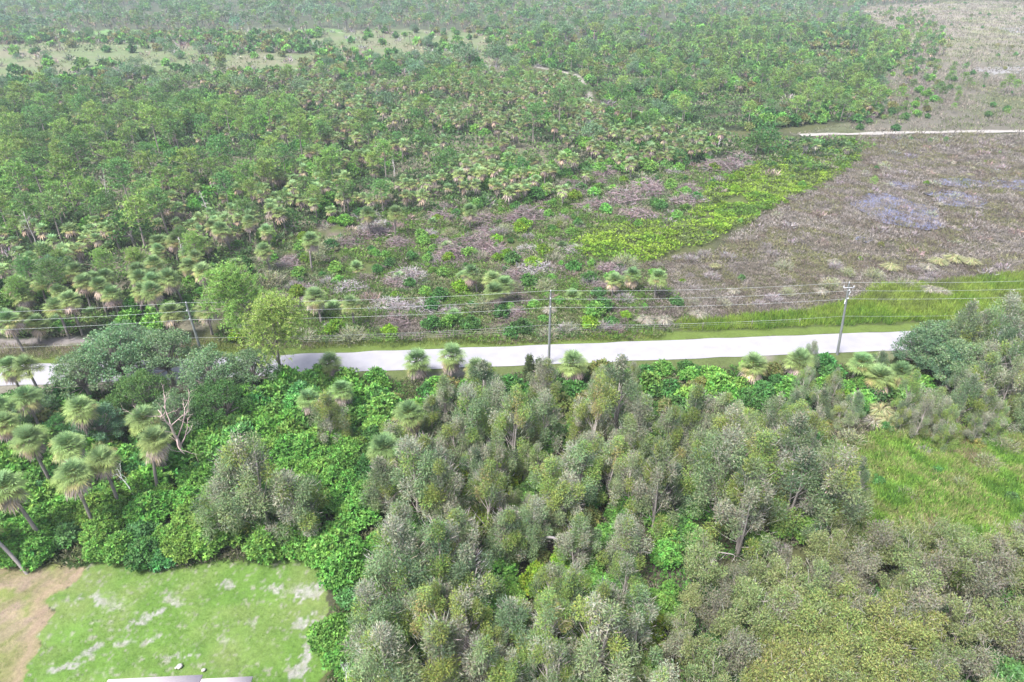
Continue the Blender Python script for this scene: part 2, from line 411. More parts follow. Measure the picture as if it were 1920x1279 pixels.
def bareshrub(seed, Rr=1.3, H=1.6, hi=True, pal=0, leafy=.0):
    R = np.random.default_rng(seed); mb = MB()
    cols = [[(.24, .21, .215), (.20, .175, .18), (.29, .255, .255)], [(.20, .15, .145), (.20, .145, .14), (.28, .20, .175)],
            [(.24, .25, .17), (.29, .27, .215), (.21, .225, .14)]][pal]
    n = 330 if hi else 90; a = R.uniform(0, 6.28, n); r = Rr*R.random(n)**.5*.8
    P = np.stack([np.cos(a)*r, np.sin(a)*r, R.uniform(.0, .62, n)*H*(1-.5*(r/Rr)**2)], 1)
    D = np.stack([np.cos(a)*r/Rr, np.sin(a)*r/Rr, R.uniform(.1, 1.0, n)], 1)+rdir(R, n)*.45
    leaves(mb, P, D, R.uniform(.35, .85, n)*H*.75, (.04 if hi else .10), jc(R, cols, n), R)
    for k in range(6 if hi else 0):
        a = R.uniform(0, 6.28); e = np.array([cos(a)*Rr*.7, sin(a)*Rr*.7, H*R.uniform(.5, .9)])
        tube(mb, bez((0, 0, 0), e*[.3, .3, .6], e, 5), np.linspace(.045, .012, 5), cols[0], 4)
    if leafy: clump(mb, R, np.array([0, 0, H*.45]), (Rr*.8, Rr*.8, H*.5), int(500*leafy), .22, .12, [(.15, .18, .08), (.18, .19, .09)], .6, .1)
    return {'branches': mb}
def brush(seed, Rr=3.2, H=1.3, hi=True, pal=0):
    R = np.random.default_rng(seed); mb = MB()
    cols = [[(.17, .125, .13), (.205, .155, .155), (.13, .10, .10), (.245, .20, .20)], [(.28, .255, .26), (.23, .2, .205), (.34, .3, .3)]][pal]
    n = 1300 if hi else 220; a = R.uniform(0, 6.28, n); r = Rr*R.random(n)**.55; ex = R.uniform(.6, 1.0)
    P = np.stack([np.cos(a)*r, np.sin(a)*r*ex, R.uniform(.05, 1, n)*H*np.clip(1-(r/Rr)**2, .08, 1)*(0.6+.8*vn(a*1.5, r, seed))], 1)
    D = rdir(R, n)*[1, 1, .35]+[0, 0, .08]
    leaves(mb, P, D, R.uniform(.4, 1.2, n), .05 if hi else .13, jc(R, cols, n, .25), R)
    for k in range(8 if hi else 3):
        a = R.uniform(0, 6.28); b = R.uniform(0, 6.28); r = Rr*R.uniform(0, .7)
        p = np.array([cos(a)*r, sin(a)*r*ex, H*R.uniform(.15, .6)]); d = np.array([cos(b), sin(b), R.uniform(-.1, .3)])*R.uniform(.8, 1.7)
        tube(mb, bez(p-d, p+[0, 0, .15], p+d, 5), np.linspace(.06, .02, 5), np.array(cols[k % 3])*1.05, 4)
    return {'branches': mb}
def tussock(seed, Rr=1.2, H=1.3, pal=0, n=260):
    R = np.random.default_rng(seed); mb = MB()
    cols = [[(.29, .29, .15), (.25, .26, .12), (.34, .32, .19)], [(.20, .30, .07), (.24, .33, .08), (.28, .34, .11)],
            [(.27, .25, .20), (.23, .22, .17), (.30, .28, .23)]][pal]
    a = R.uniform(0, 6.28, n); rr = R.random(n)*Rr*.25
    P = np.stack([np.cos(a)*rr, np.sin(a)*rr, np.zeros(n)], 1)
    out = R.uniform(.15, 1.0, n); D1 = nrm(np.stack([np.cos(a)*out, np.sin(a)*out, np.full(n, 1.0)], 1))
    L1 = H*R.uniform(.6, 1.0, n)[:, None]; Sd = np.stack([-np.sin(a), np.cos(a), 0*a], 1)*.025
    P1 = P+D1*L1*.65; D2 = nrm(D1*[1.4, 1.4, .15]-[0, 0, .25]); P2 = P1+D2*L1*.6*Rr/H
    C = jc(R, cols, n, .18)
    V = np.stack([P-Sd, P+Sd, P1+Sd, P1-Sd], 1).reshape(-1, 3)
    mb.add(V, np.arange(n*4).reshape(-1, 4), np.repeat(C, 4, 0))
    V = np.stack([P1-Sd*1.1, P1+Sd*1.1, P2+Sd*.3, P2-Sd*.3], 1).reshape(-1, 3)
    mb.add(V, np.arange(n*4).reshape(-1, 4), np.repeat(C*1.1, 4, 0))
    return {'blades': mb}
def deadtree(seed, H=7, r0=.2, spread=.9, col=(.48, .40, .35), nbr=9, start=.35):
    R = np.random.default_rng(seed); tr = MB(); br = MB()
    lean = R.normal(0, .06*H, 2); top = np.array([lean[0], lean[1], H])
    pts = bez((0, 0, -.1), (lean[0]*-.3, lean[1]*-.3, H*.5), top, 10)
    pts[2:-1] += R.normal(0, .05, (7, 3))
    tube(tr, pts, np.linspace(r0, r0*.22, 10), col, 6)
    def grow(b, d, ln, r, depth):
        n = 5; p = [b]
        for k in range(n):
            d = nrm(d+R.normal(0, .22, 3)+[0, 0, .06]); p.append(p[-1]+d*ln/n)
        tube(br, p, np.linspace(r, r*.35, n+1), np.array(col)*R.uniform(.85, 1.15), 4)
        if depth:
            for q in range(R.integers(2, 4)):
                i = R.integers(2, n+1); dd = nrm(d+rdir(R, 1)[0]*.9)
                grow(p[i], dd, ln*R.uniform(.4, .65), r*.5, depth-1)
    for k in range(nbr):
        t = start+(1-start)*(k+.5)/nbr; b = pts[min(9, int(t*9))]; az = k*2.4+R.normal(0, .5)
        d = nrm(np.array([cos(az), sin(az), R.uniform(.1, 1.0)]))
        grow(b, d, spread*H*.36*(1.15-.5*t)*R.uniform(.6, 1.2), r0*.42*(1.2-t*.7), 2)
    return {'trunk': tr, 'branches': br}

# ------------------------------------------------------------------ kinds
PM = {'trunk': M_BARK, 'crown': M_LEAF, 'foliage': M_LEAF, 'dead_fronds': M_DEAD, 'branches': M_TWIG, 'blades': M_GRASS}
class Kind:
    def __init__(s, name, cat, hi, lo, frond=False, plural=None):
        s.name, s.cat, s.req, s.plural = name, cat, [], plural or name+'s'
        def mats(k): return M_FROND if (frond and k == 'crown') else PM[k]
        s.single = all(len(h) == 1 for h in hi)
        s.hi = [[(k, mb.mesh(name+'_'+k, [mats(k)])) for k, mb in h.items()] for h in hi]
        s.lo = []
        for l in (lo or []):
            m = [mats(k) for k in l]; V = []; F = []; C = []; M = []; n = 0
            for q, mb in enumerate(l.values()):
                a = mb.arrays(); V.append(a[0]); F.append(a[1]+n); C.append(a[2]); M.append(a[3]*0+q); n += len(a[0])
            arr = (np.concatenate(V), np.concatenate(F), np.concatenate(C), np.concatenate(M))
            s.lo.append((arr, m, mesh_from(name+'_far', *arr, m)))
    def put(s, x, y, rz=None, sc=1.0, v=None, zone='', tilt=(0, 0), label=None, scz=None):
        s.req.append(dict(x=float(x), y=float(y), rz=rz, sc=sc, v=v, zone=zone, tilt=tilt, label=label, scz=scz))
rng = np.random.default_rng(7)
K = {}
K['palm'] = Kind('sabal_palm', 'palm tree', [palm(10+i, 6.0) for i in range(5)]+[palm(30, 6.0, dead=False)],
                 [palm(20+i, (3.4, 4.3, 5.2, 4.0)[i], hi=False) for i in range(4)], frond=True)
K['lowpalm'] = Kind('young_palm', 'palm tree', [palm(40+i, 1, trunk=False, dead=(i == 1)) for i in range(3)],
                    [palm(45+i, 1, hi=False, trunk=False, dead=False) for i in range(2)], frond=True)
K['paper'] = Kind('paperbark_tree', 'tree', [paperbark(100+i, 8.5+.4*(i % 3), 2.1+.2*(i % 2), pal=(0, 1, 2, 0, 3, 1, 2, 0)[i]) for i in range(8)],
                  [paperbark(120+i, 8.5, 2.2, hi=False, pal=(0, 1, 3)[i]) for i in range(3)])
K['slender'] = Kind('slender_tree', 'tree', [slender(140+i, pal=0) for i in range(3)]+[slender(144+i, pal=1) for i in range(3)]+[slender(148+i, 4.6, 1.7, pal=2) for i in range(3)],
                    [slender(150+i, hi=False, pal=i) for i in range(3)])
K['shrub'] = Kind('leafy_shrub', 'shrub', [shrub(160+i, 2.1+.15*i, 2.6+.2*(i % 3), pal=0) for i in range(4)]+[shrub(166+i, pal=1) for i in range(2)]+[shrub(169, pal=2), shrub(170, 1.8, 2.0, pal=3), shrub(171, 1.8, 2.2, pal=4)],
                  [shrub(175+i, hi=False, pal=(0, 0, 0, 0, 1, 1, 2, 3, 4)[i]) for i in range(9)])
K['pine'] = Kind('slash_pine', 'pine tree', [pine(180+i, 10+.6*i, Rr=3.9, pal=i % 2) for i in range(4)], [pine(190+i, 9.5, hi=False, Rr=4.3, pal=(0, 1, 1, 0)[i]) for i in range(4)])
K['oak'] = Kind('live_oak', 'tree', [oak(200+i, pal=i % 3) for i in range(3)], [oak(205+i, 7, 4.2, hi=False, pal=(1, 0, 1, 2)[i]) for i in range(4)])
K['bare'] = Kind('bare_shrub', 'shrub', [bareshrub(210+i, pal=i % 3) for i in range(4)]+[bareshrub(216, 1.8, 2.4, pal=2, leafy=1)],
                 [bareshrub(220+i, hi=False, pal=i) for i in range(3)])
K['brush'] = Kind('brush_pile', 'brush pile', [brush(230+i, pal=(0, 0, 1)[i]) for i in range(3)], None)
K['tuss'] = Kind('grass_tussock', 'grass clump', [tussock(240, pal=0), tussock(241, pal=1), tussock(242, pal=2)], None)
K['dead'] = Kind('dead_tree', 'dead tree', [deadtree(250+i, 7.5, .16) for i in range(4)], None)

# ------------------------------------------------------------------ zones (outlines given where they meet the photograph, standing for ground areas)
Z = dict(
 lawn=[(150, 1064), (200, 1050), (330, 1060), (470, 1052), (560, 1035), (604, 1045), (612, 1110), (622, 1180), (600, 1279), (570, 1600), (-250, 1600), (45, 1279)],
 dirt=[(-500, 1600), (-250, 1600), (45, 1279), (150, 1062), (60, 1060), (-500, 1045)],
 pepper=[(-200, 790), (60, 800), (240, 860), (330, 850), (380, 760), (560, 715), (700, 715), (745, 800), (735, 900), (715, 1000), (700, 1100), (660, 1279), (640, 1500), (600, 1500), (615, 1279), (635, 1120), (600, 1058), (540, 1048), (440, 1060), (330, 1072), (200, 1060), (60, 1065), (-200, 1050)],
 paper=[(735, 850), (860, 800), (1000, 805), (1200, 800), (1350, 815), (1480, 850), (1570, 900), (1640, 985), (1500, 1030), (1300, 1060), (1250, 1150), (1230, 1279), (1220, 1700), (640, 1700), (665, 1279), (720, 1120), (735, 950)],
 slender=[(1560, 1020), (2100, 1020), (2200, 1500), (1230, 1600), (1240, 1200), (1300, 1080), (1480, 1065)],
 olive=[(1400, 1230), (1560, 1160), (1720, 1180), (1760, 1500), (1380, 1500)],
 meadow=[(1560, 840), (1700, 805), (2100, 830), (2100, 1075), (1600, 1075), (1560, 1010), (1600, 900)],
 roadrow=[(640, 722), (940, 708), (1280, 696), (1740, 680), (1740, 745), (1560, 790), (1200, 790), (860, 790), (740, 800), (690, 720)],
 leftpalm=[(-200, 760), (60, 735), (300, 745), (540, 725), (560, 735), (380, 790), (320, 870), (200, 950), (60, 985), (-200, 1000)],
 ygrass=[(1230, 612), (1330, 600), (1560, 578), (1640, 540), (2100, 500), (2100, 590), (1700, 607), (1300, 624)],
 marsh=[(1300, 600), (1230, 560), (1190, 500), (1350, 470), (1440, 395), (1560, 335), (1620, 295), (1540, 260), (2200, 250), (2200, 510), (1640, 545), (1500, 585)],
 marsh2=[(1480, 252), (1560, 240), (1650, 190), (1640, 130), (1700, 80), (1610, 15), (1780, 2), (2300, 2), (2300, 245)],
 vine=[(1060, 462), (1130, 425), (1290, 420), (1320, 360), (1450, 295), (1540, 283), (1610, 292), (1570, 335), (1440, 400), (1340, 450), (1210, 492), (1090, 482)],
 cleared=[(400, 645), (440, 570), (450, 480), (560, 430), (700, 400), (860, 385), (1030, 365), (1050, 330), (1250, 320), (1430, 295), (1300, 425), (1130, 425), (1060, 462), (1090, 482), (1240, 500), (1300, 600), (1240, 632), (1000, 645)],
 backm=[(1440, 800), (1560, 765), (2060, 760), (2060, 845), (1700, 818), (1560, 850), (1440, 860)],
 edge=[(1370, 268), (1480, 264), (1600, 262), (1640, 270), (1560, 330), (1420, 320)],
 fields=[(-300, 86), (200, 80), (400, 84), (350, 110), (190, 128), (150, 150), (-300, 165)],
 fields2=[(220, 116), (400, 100), (610, 102), (590, 130), (330, 150), (240, 140)],
 fields3=[(560, 78), (700, 54), (860, 58), (960, 80), (1010, 100), (940, 118), (760, 112), (620, 102)],
 fields4=[(130, 58), (640, 55), (650, 65), (130, 70)],
 strip=[(-200, 640), (120, 650), (380, 640), (545, 640), (1240, 622), (1240, 640), (540, 655), (-200, 690)],
 forestl=[(-250, 640), (120, 636), (380, 612), (450, 560), (470, 490), (560, 440), (650, 410), (850, 395), (1030, 375), (1040, 335), (1250, 322), (1400, 285), (1380, 255), (1150, 255), (1100, 200), (1075, 155), (980, 140), (600, 150), (300, 140), (200, 165), (-250, 210)],
 forestr=[(1150, 250), (1125, 180), (1090, 140), (1000, 125), (900, 105), (1050, 60), (1500, 45), (1640, 60), (1700, 90), (1650, 150), (1640, 225), (1400, 245)],
 openfar=[(-300, 210), (200, 165), (300, 140), (600, 150), (980, 140), (900, 105), (1050, 60), (-300, 60)],
 fartop=[(-300, 64), (1050, 64), (1500, 48), (1640, 60), (1620, 14), (1780, 4), (2300, 4), (2300, -62), (-400, -62)],
)
BAND = [(230, 150), (980, 145), (1075, 160), (1150, 255), (1380, 258), (1400, 285), (1250, 322), (1040, 335), (1030, 375), (850, 395), (650, 410), (560, 440), (470, 490), (450, 560), (380, 612), (120, 636), (-250, 640), (-250, 500), (330, 420), (560, 330), (620, 230)]
PINEW = [(-250, 205), (230, 175), (560, 225), (640, 290), (520, 370), (330, 430), (-250, 520)]
TRACK = [(1008, 126), (1050, 132), (1082, 142), (1095, 165), (1108, 195), (1126, 232)]
ROADT = [(77, 683), (640, 661), (1280, 636.7), (1920, 612.7)]
ROADB = [(33, 722), (640, 699), (1280, 673), (1735, 655)]
def linefit(pts):
    P = np.array([at(*p)[:2] for p in pts]); return np.polyfit(P[:, 0], P[:, 1], 1)
mT, mB = linefit(ROADT), linefit(ROADB); ms = (mT[0]+mB[0])/2
cT = np.mean([at(*p)[1]-ms*at(*p)[0] for p in ROADT]); cB = np.mean([at(*p)[1]-ms*at(*p)[0] for p in ROADB])
RA = math.atan(ms); print('road', ms, cT, cB, (cT-cB)*cos(RA))

def scatter(poly, s, seed, dens=1.0, jit=.9, margin=120, clumpy=0, cs=.05, ymax=1e9):
    """jittered grid of ground points inside a zone"""
    R = np.random.default_rng(seed)
    P = np.array([at(a, max(b, -62))[:2] for a, b in poly])
    x0, y0 = P.min(0); x1, y1 = P.max(0); y1 = min(y1, ymax); y0 = max(y0, 16)
    nx, ny = int((x1-x0)/s)+1, int((y1-y0)/s)+1
    gx, gy = np.meshgrid(np.arange(nx)*s+x0, np.arange(ny)*s+y0)
    gx = gx+(np.arange(ny) % 2)[:, None]*s/2
    gx = (gx+R.uniform(-.5, .5, gx.shape)*s*jit).ravel(); gy = (gy+R.uniform(-.5, .5, gy.shape)*s*jit).ravel()
    px, py = proj(gx, gy)
    ok = inpoly(px, py, poly) & (px > -margin) & (px < 1920+margin) & (py < 1279+260) & (R.random(gx.size) < dens)
    if poly is Z['openfar'] or poly is Z['fartop'] or poly is Z['forestl']:
        wy = py+(fbm(gx*.05, gy*.05, 77)-.5)*14
        for f in ('fields', 'fields2', 'fields3', 'fields4'): ok &= ~(inpoly(px, wy, Z[f]) & (R.random(gx.size) < .87))
    if poly is Z['forestl'] or poly is Z['forestr'] or poly is BAND or poly is PINEW:
        ok &= fbm(gx*.045, gy*.045, 999) > .41
    rd = gy-ms*gx; ok &= (rd < cB-.6) | (rd > cT+1.5)
    if clumpy: ok &= fbm(gx*cs, gy*cs, seed) > clumpy
    return gx[ok], gy[ok]

# ------------------------------------------------------------------ ground sheet
def mixc(C, m, col): m = np.clip(m, 0, 1)[:, None]; return C*(1-m)+np.asarray(col)*m
GG = .45   # soil and turf reflect less than leaves lit from all sides
def build_ground():
    Yr = [-60, -30, -10, 5, 14]; y = 20.0
    while y < 2200: Yr.append(y); y += max(.16, y*.0058)
    Yr += [2500, 3200, 4500, 7000, 12000]
    Yr = np.array(Yr); U = np.linspace(-1.35, 1.35, 860)
    Ux, Yy = np.meshgrid(U, Yr); X = Ux*(np.maximum(Yy, 20)+22); Y = Yy
    x, y = X.ravel(), Y.ravel(); n = x.size
    px, py = proj(x, y); amp = np.clip(900/np.maximum(y, 20), .6, 16)
    wx = px+(fbm(x*.22, y*.22, 1)-.5)*5*amp; wy = py+(fbm(x*.22, y*.22, 5)-.5)*2.2*amp
    f1 = fbm(x*.12, y*.12, 11); f2 = fbm(x*.6, y*.6, 21); f3 = fbm(x*2.2, y*2.2, 31)
    wx = wx+(f2-.5)*1.6*amp+(f3-.5)*10; wy = wy+(f2-.5)*.8*amp+(fbm(x*2.2, y*2.2, 41)-.5)*10
    C = np.tile([.13, .14, .06], (n, 1)).astype(float)
    C = mixc(C, (f1-.45)*4, (.10, .105, .06))
    def zone(name, col): 
        k = inpoly(wx, wy, Z[name]); C[k] = col; return k
    zone('fartop', (.12, .14, .08)); zone('openfar', (.20, .215, .11)); 
    k = zone('openfar', (.20, .215, .11)); C[:] = np.where(k[:, None], mixc(C, (f1-.5)*5, (.29, .27, .17)), C)
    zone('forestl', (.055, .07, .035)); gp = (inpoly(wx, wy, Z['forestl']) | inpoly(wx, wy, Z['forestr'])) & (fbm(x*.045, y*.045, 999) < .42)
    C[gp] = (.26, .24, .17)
    for f in ('fields', 'fields2', 'fields3', 'fields4'):
        k = zone(f, (.21, .27, .12)); C[:] = np.where(k[:, None], mixc(C, (fbm(x*.04, y*.04, 78)-.45)*4, (.28, .27, .17) if f != 'fields4' else (.2, .38, .12)), C)
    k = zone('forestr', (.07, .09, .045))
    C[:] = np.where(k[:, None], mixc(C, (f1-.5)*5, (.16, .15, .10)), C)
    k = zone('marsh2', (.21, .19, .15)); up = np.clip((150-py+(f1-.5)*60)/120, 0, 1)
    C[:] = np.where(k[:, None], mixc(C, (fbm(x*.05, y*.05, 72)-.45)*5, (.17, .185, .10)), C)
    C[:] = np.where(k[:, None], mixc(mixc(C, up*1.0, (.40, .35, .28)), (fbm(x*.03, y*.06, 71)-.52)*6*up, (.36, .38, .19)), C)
    k &= inpoly(wx, wy, [(1820, 128), (2300, 105), (2300, 140), (1860, 140)]) | inpoly(wx, wy, [(1860, 52), (2300, 40), (2300, 66), (1900, 64)])
    k &= f1+f2*.5 > .62; C[k] = (.40, .38, .37)
    k = zone('marsh', (.19, .175, .13)); C[:] = np.where(k[:, None], mixc(C, (f1-.52)*5, (.16, .17, .075)), C)
    zone('vine', (.14, .17, .06))
    k = zone('cleared', (.13, .155, .06)); C[:] = np.where(k[:, None], mixc(mixc(C, (f1-.5)*6, (.22, .175, .15)), (f2-.62)*6, (.14, .2, .05)), C)
    zone('ygrass', (.17, .24, .035)); k = zone('strip', (.14, .16, .06))
    C[:] = np.where(k[:, None], mixc(C, (f1-.45)*5, (.23, .19, .165)), C)
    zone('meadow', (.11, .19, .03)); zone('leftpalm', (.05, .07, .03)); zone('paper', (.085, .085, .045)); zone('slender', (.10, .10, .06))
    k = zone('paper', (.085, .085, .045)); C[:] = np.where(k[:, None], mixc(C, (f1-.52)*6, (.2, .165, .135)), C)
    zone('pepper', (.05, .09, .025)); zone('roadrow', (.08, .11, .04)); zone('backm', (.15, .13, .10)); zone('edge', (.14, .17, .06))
    # lawn: turf with worn limestone patches
    k = zone('lawn', (.165, .30, .06))
    L = mixc(C, (f1-.42)*4, (.22, .30, .09)); L = mixc(L, (f2-.55)*3, (.13, .25, .05))
    def blob(cx, cy, rx, ry, ang=0):
        ca, sa = cos(ang), sin(ang); dx, dy = wx-cx, wy-cy
        return np.clip(1.25-np.sqrt(((dx*ca+dy*sa)/rx)**2+((-dx*sa+dy*ca)/ry)**2), 0, 1)
    m = np.zeros(n)
    for b in [(560, 1100, 48, 22), (545, 1235, 26, 60, .1), (575, 1180, 16, 45, .2), (265, 1155, 75, 14, -.38), (200, 1130, 38, 22), (545, 1165, 22, 18),
              (270, 1205, 60, 12, -.2), (110, 1250, 50, 14, -.4), (150, 1225, 60, 16, -.3), (410, 1096, 26, 9), (320, 1120, 30, 16), (475, 1170, 28, 12), (225, 1210, 40, 12), (430, 1210, 50, 10), (330, 1235, 60, 14)]:
        m = np.maximum(m, blob(*b)*(1.0 if b[0] > 500 or b[1] < 1160 else .75))
    f4 = vn(x*4.7, y*4.7, 51); m = np.clip((m*.95+f3*1.3+f4*.55+f2*.3-1.55)*3.0, 0, 1)*(m > 0)
    L = mixc(L, np.clip(m, 0, .9)*(.45+.8*f4), (.50, .47, .46)); L = mixc(L, (fbm(x*.25, y*.25, 81)-.5)*3, (.24, .33, .10)); L = mixc(L, (f4*.5+f3*.7-.74)*5, (.36, .38, .26)); L = mixc(L, (f3-.72)*5, (.36, .35, .28))
    C[:] = np.where(k[:, None], L, C)
    k = zone('dirt', (.33, .29, .15)); D = mixc(C, (f1-.5)*5, (.37, .29, .21)); D = mixc(D, (f2-.46)*5, (.24, .28, .09)); D = mixc(D, (fbm((x-y*.6)*1.1, y*.25, 91)-.5)*5, (.27, .26, .12)); D = mixc(D, (f3-.6)*4, (.44, .36, .22)); D = mixc(D, np.clip((wy-1160)/100, 0, 1)*(f1*1.4-.2), (.27, .30, .10))
    D = mixc(D, np.clip(1-np.abs((wx-(45+(1279-wy)*.46))+14)/24, 0, 1)*.8, (.42, .31, .22))
    C[:] = np.where(k[:, None], D, C)
    # verges
    rd = (y-ms*x-cT)*cos(RA); wob = (f2-.5)*.8
    for a, b, c in [(-.1, 2.2, (.17, .24, .055)), (2.2, 3.0, (.12, .16, .05))]: 
        k = (rd+wob > a) & (rd+wob < b) & (y > 60); C[k] = c
    rb = (cB-(y-ms*x))*cos(RA); k = (rb+wob > -.3) & (rb+wob < 2.4) & (y > 60)
    C[k] = (.15, .19, .065); C[:] = np.where(k[:, None], mixc(C, (f1-.5)*7, (.29, .27, .21)), C)
    # sandy tracks
    def track(pts, w0, col, s0):
        W = np.array([at(*p)[:2] for p in pts]); d = np.full(n, 1e9)
        for a, b in zip(W[:-1], W[1:]):
            ab = b-a; t = np.clip(((x-a[0])*ab[0]+(y-a[1])*ab[1])/(ab@ab), 0, 1)
            d = np.minimum(d, np.hypot(x-a[0]-t*ab[0], y-a[1]-t*ab[1]))
        return np.clip((w0-d+(f2-.5)*w0*.9)/s0, 0, 1)
    C[:] = mixc(C, track(TRACK, 2.0, 0, .8)*.9, (.50, .46, .40))
    C[:] = mixc(C, track([(440, 560), (470, 480), (500, 450)], 2.2, 0, 1)*.8, (.27, .22, .18))
    C[:] = mixc(C, track([(-100, 648), (60, 642), (160, 638)], 1.6, 0, 1)*.9, (.36, .32, .31))
    C[:] = mixc(C, track([(580, 620), (800, 612), (1000, 612)], .7, 0, .8)*.7, (.31, .28, .27))
    # old wheel ruts in the marsh
    C[:] = mixc(C, track([(1705, 245), (1715, 215), (1735, 200), (1730, 165)], .8, 0, .8)*.5, (.14, .13, .10))
    z = (f1-.5)*.25+(f2-.5)*.12; z = np.where((rd > -8) & (rd < 3), -.02, z)*np.clip((y-10)/20, 0, 1)
    nr, nc = X.shape; idx = np.arange(n).reshape(nr, nc)
    F = np.stack([idx[:-1, :-1], idx[:-1, 1:], idx[1:, 1:], idx[1:, :-1]], -1).reshape(-1, 4)
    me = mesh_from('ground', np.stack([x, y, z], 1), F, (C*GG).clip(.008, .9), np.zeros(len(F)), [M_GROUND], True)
    tag(obj('ground', me), kind='structure')
build_ground()
# concrete road: slightly crowned, ragged edges, transverse joints
def build_road():
    mb = MB(); xs = np.arange(-260, 262, 1.0); R = np.random.default_rng(3)
    rows = []
    for t, z in ((0, .03), (.12, .055), (.5, .09), (.88, .055), (1, .03)):
        e = (vn(xs*.3, xs*0, 3)-.5)*.35*(t in (0, 1)); rows.append(np.stack([xs, ms*xs+cB+(cT-cB)*t+e, 0*xs+z], 1))
    V = np.concatenate(rows); m = len(xs)
    F = [(r*m+i, r*m+i+1, (r+1)*m+i+1, (r+1)*m+i) for r in range(4) for i in range(m-1)]
    mb.add(V, F, (.5, .5, .5)); tag(obj('road', mb.mesh('road', [M_ROAD], True)), kind='structure')
build_road()
def ribbon(name, pts, w0, mat, z=.04, seed=1):
    W = np.array([at(*p)[:2] for p in pts]); seg = np.cumsum(np.r_[0, np.hypot(*np.diff(W, axis=0).T)])
    t = np.arange(0, seg[-1], 1.5); P = np.stack([np.interp(t, seg, W[:, 0]), np.interp(t, seg, W[:, 1])], 1)
    T = nrm(np.gradient(P, axis=0)); Nn = np.stack([-T[:, 1], T[:, 0]], 1)
    wl = w0*(.35+1.1*fbm(t*.12, t*0, seed)); wr = w0*(.35+1.1*fbm(t*.12, t*0+9, seed)); n = len(t)
    V = np.concatenate([np.c_[P+Nn*wl[:, None], np.full(n, z)], np.c_[P, np.full(n, z+.05)], np.c_[P-Nn*wr[:, None], np.full(n, z)]])
    F = [(r*n+i, (r+1)*n+i, (r+1)*n+i+1, r*n+i+1) for r in range(2) for i in range(n-1)]
    mb = MB(); mb.add(V, F, (.6, .6, .6)); tag(obj(name, mb.mesh(name, [mat], True)), kind='structure')
M_SAND = solid_mat('pale_sand', (.20, .185, .17), (.27, .25, .23), scale=.6, rough=.95, spec=.1)
ribbon('path', [(1500, 254), (1600, 252), (1700, 249), (1800, 247.5), (1920, 246.5), (2200, 245)], 1.6, M_SAND, z=.16)
# marsh pools
POOLS = [(1675, 395, 70, 30), (1650, 372, 28, 9), (1795, 375, 50, 16), (1905, 348, 50, 14), (1800, 345, 50, 8), (1740, 425, 34, 8), (1620, 452, 15, 5), (1690, 350, 30, 7)]
M_WATER = solid_mat('marsh_water', (.075, .08, .145), (.12, .125, .205), scale=.6, rough=.35, spec=.6)  # blue of the reflected sky is painted into the water's base colour
def pool(cx, cy, rx, ry, seed):
    zz = .27+(seed-60)*.007
    c = at(cx, cy); a = np.linspace(0, 2*pi, 49)[:-1]; r = .55+.9*fbm(np.cos(a)*1.7+5, np.sin(a)*1.7+5, seed)
    e = at(cx+rx, cy)[0]-c[0]; d = (at(cx, cy-ry)[1]-at(cx, cy+ry)[1])/2
    ring = np.stack([c[0]+np.cos(a)*e*r, c[1]+np.sin(a)*d*r, 0*a+zz], 1); mid = ring*.5+np.r_[c[:2], zz]*.5
    V = np.concatenate([ring, mid, [[c[0], c[1], zz]]]); F = [(i, (i+1) % 48, 48+(i+1) % 48, 48+i) for i in range(48)]
    F += [(48+i, 48+i+1, 48+(i+2) % 48, 96) for i in range(0, 48, 2)]
    mb = MB(); mb.add(V, F, (.5, .5, .6)); tag(obj('water', mb.mesh('water', [M_WATER])), kind='structure')
for i, p in enumerate(POOLS): pool(*p, 60+i)

# ------------------------------------------------------------------ ground cover (beyond counting)
def cover(name, label, zones, s, m, L, W, h, cols, seed, up=.7, mats=M_GRASS, cmix=.12, clumpy=0, cs=.08, dens=1.0, spread=.35, mound=0, ymax=400, thin=.4, margin=80, g=.85):
    mb = MB(); R = np.random.default_rng(seed); cols = [np.asarray(c, float)*g for c in cols]
    for zi, zn in enumerate(zones if isinstance(zones, (list, tuple)) else [zones]):
        poly = Z[zn] if isinstance(zn, str) else zn
        for lod, (d0, d1) in enumerate(((0, 115), (115, 190), (190, 300), (300, ymax))):
            k = (1, 1.5, 2.2, 3.4)[lod]
            if d0 >= ymax: break
            x, y = scatter_band(poly, s*k, seed+zi*7+lod, dens, margin, d0, min(d1, ymax), clumpy, cs)
            if not len(x): continue
            n = len(x); r = spread*k
            gi = np.clip(fbm(x*cmix, y*cmix, seed+3)*len(cols)*1.5-.25*len(cols)+R.normal(0, .45, n), 0, len(cols)-1e-3).astype(int)
            cc = np.array(cols)[gi]*(1+.2*R.normal(size=(n, 1))).clip(.5, 1.6)*(.7+.6*fbm(x*.5, y*.5, seed+9))[:, None]
            mz = mound*(fbm(x*.35, y*.35, seed+4))**1.5 if mound else 0
            P = np.repeat(np.stack([x, y, 0*x+mz], 1), m, 0); a = R.uniform(0, 6.28, n*m); q = np.sqrt(R.random(n*m))*r
            P[:, 0] += np.cos(a)*q; P[:, 1] += np.sin(a)*q; P[:, 2] += R.random(n*m)*h*.5
            D = np.stack([np.cos(a)*(1-up), np.sin(a)*(1-up), np.full(n*m, up)], 1)+rdir(R, n*m)*.3
            kk = k**.8
            leaves(mb, P, D, L*kk*R.uniform(.6, 1.3, n*m), W*kk*R.uniform(.7, 1.2, n*m), (np.repeat(cc, m, 0)*(1+.12*R.normal(size=(n*m, 1)))).clip(.005, .8), R, mid=thin)
    o = obj(name, mb.mesh(name, [mats])); tag(o, label, kind='stuff'); o['category'] = name.replace('_', ' ')
    print(name, mb.n//4)
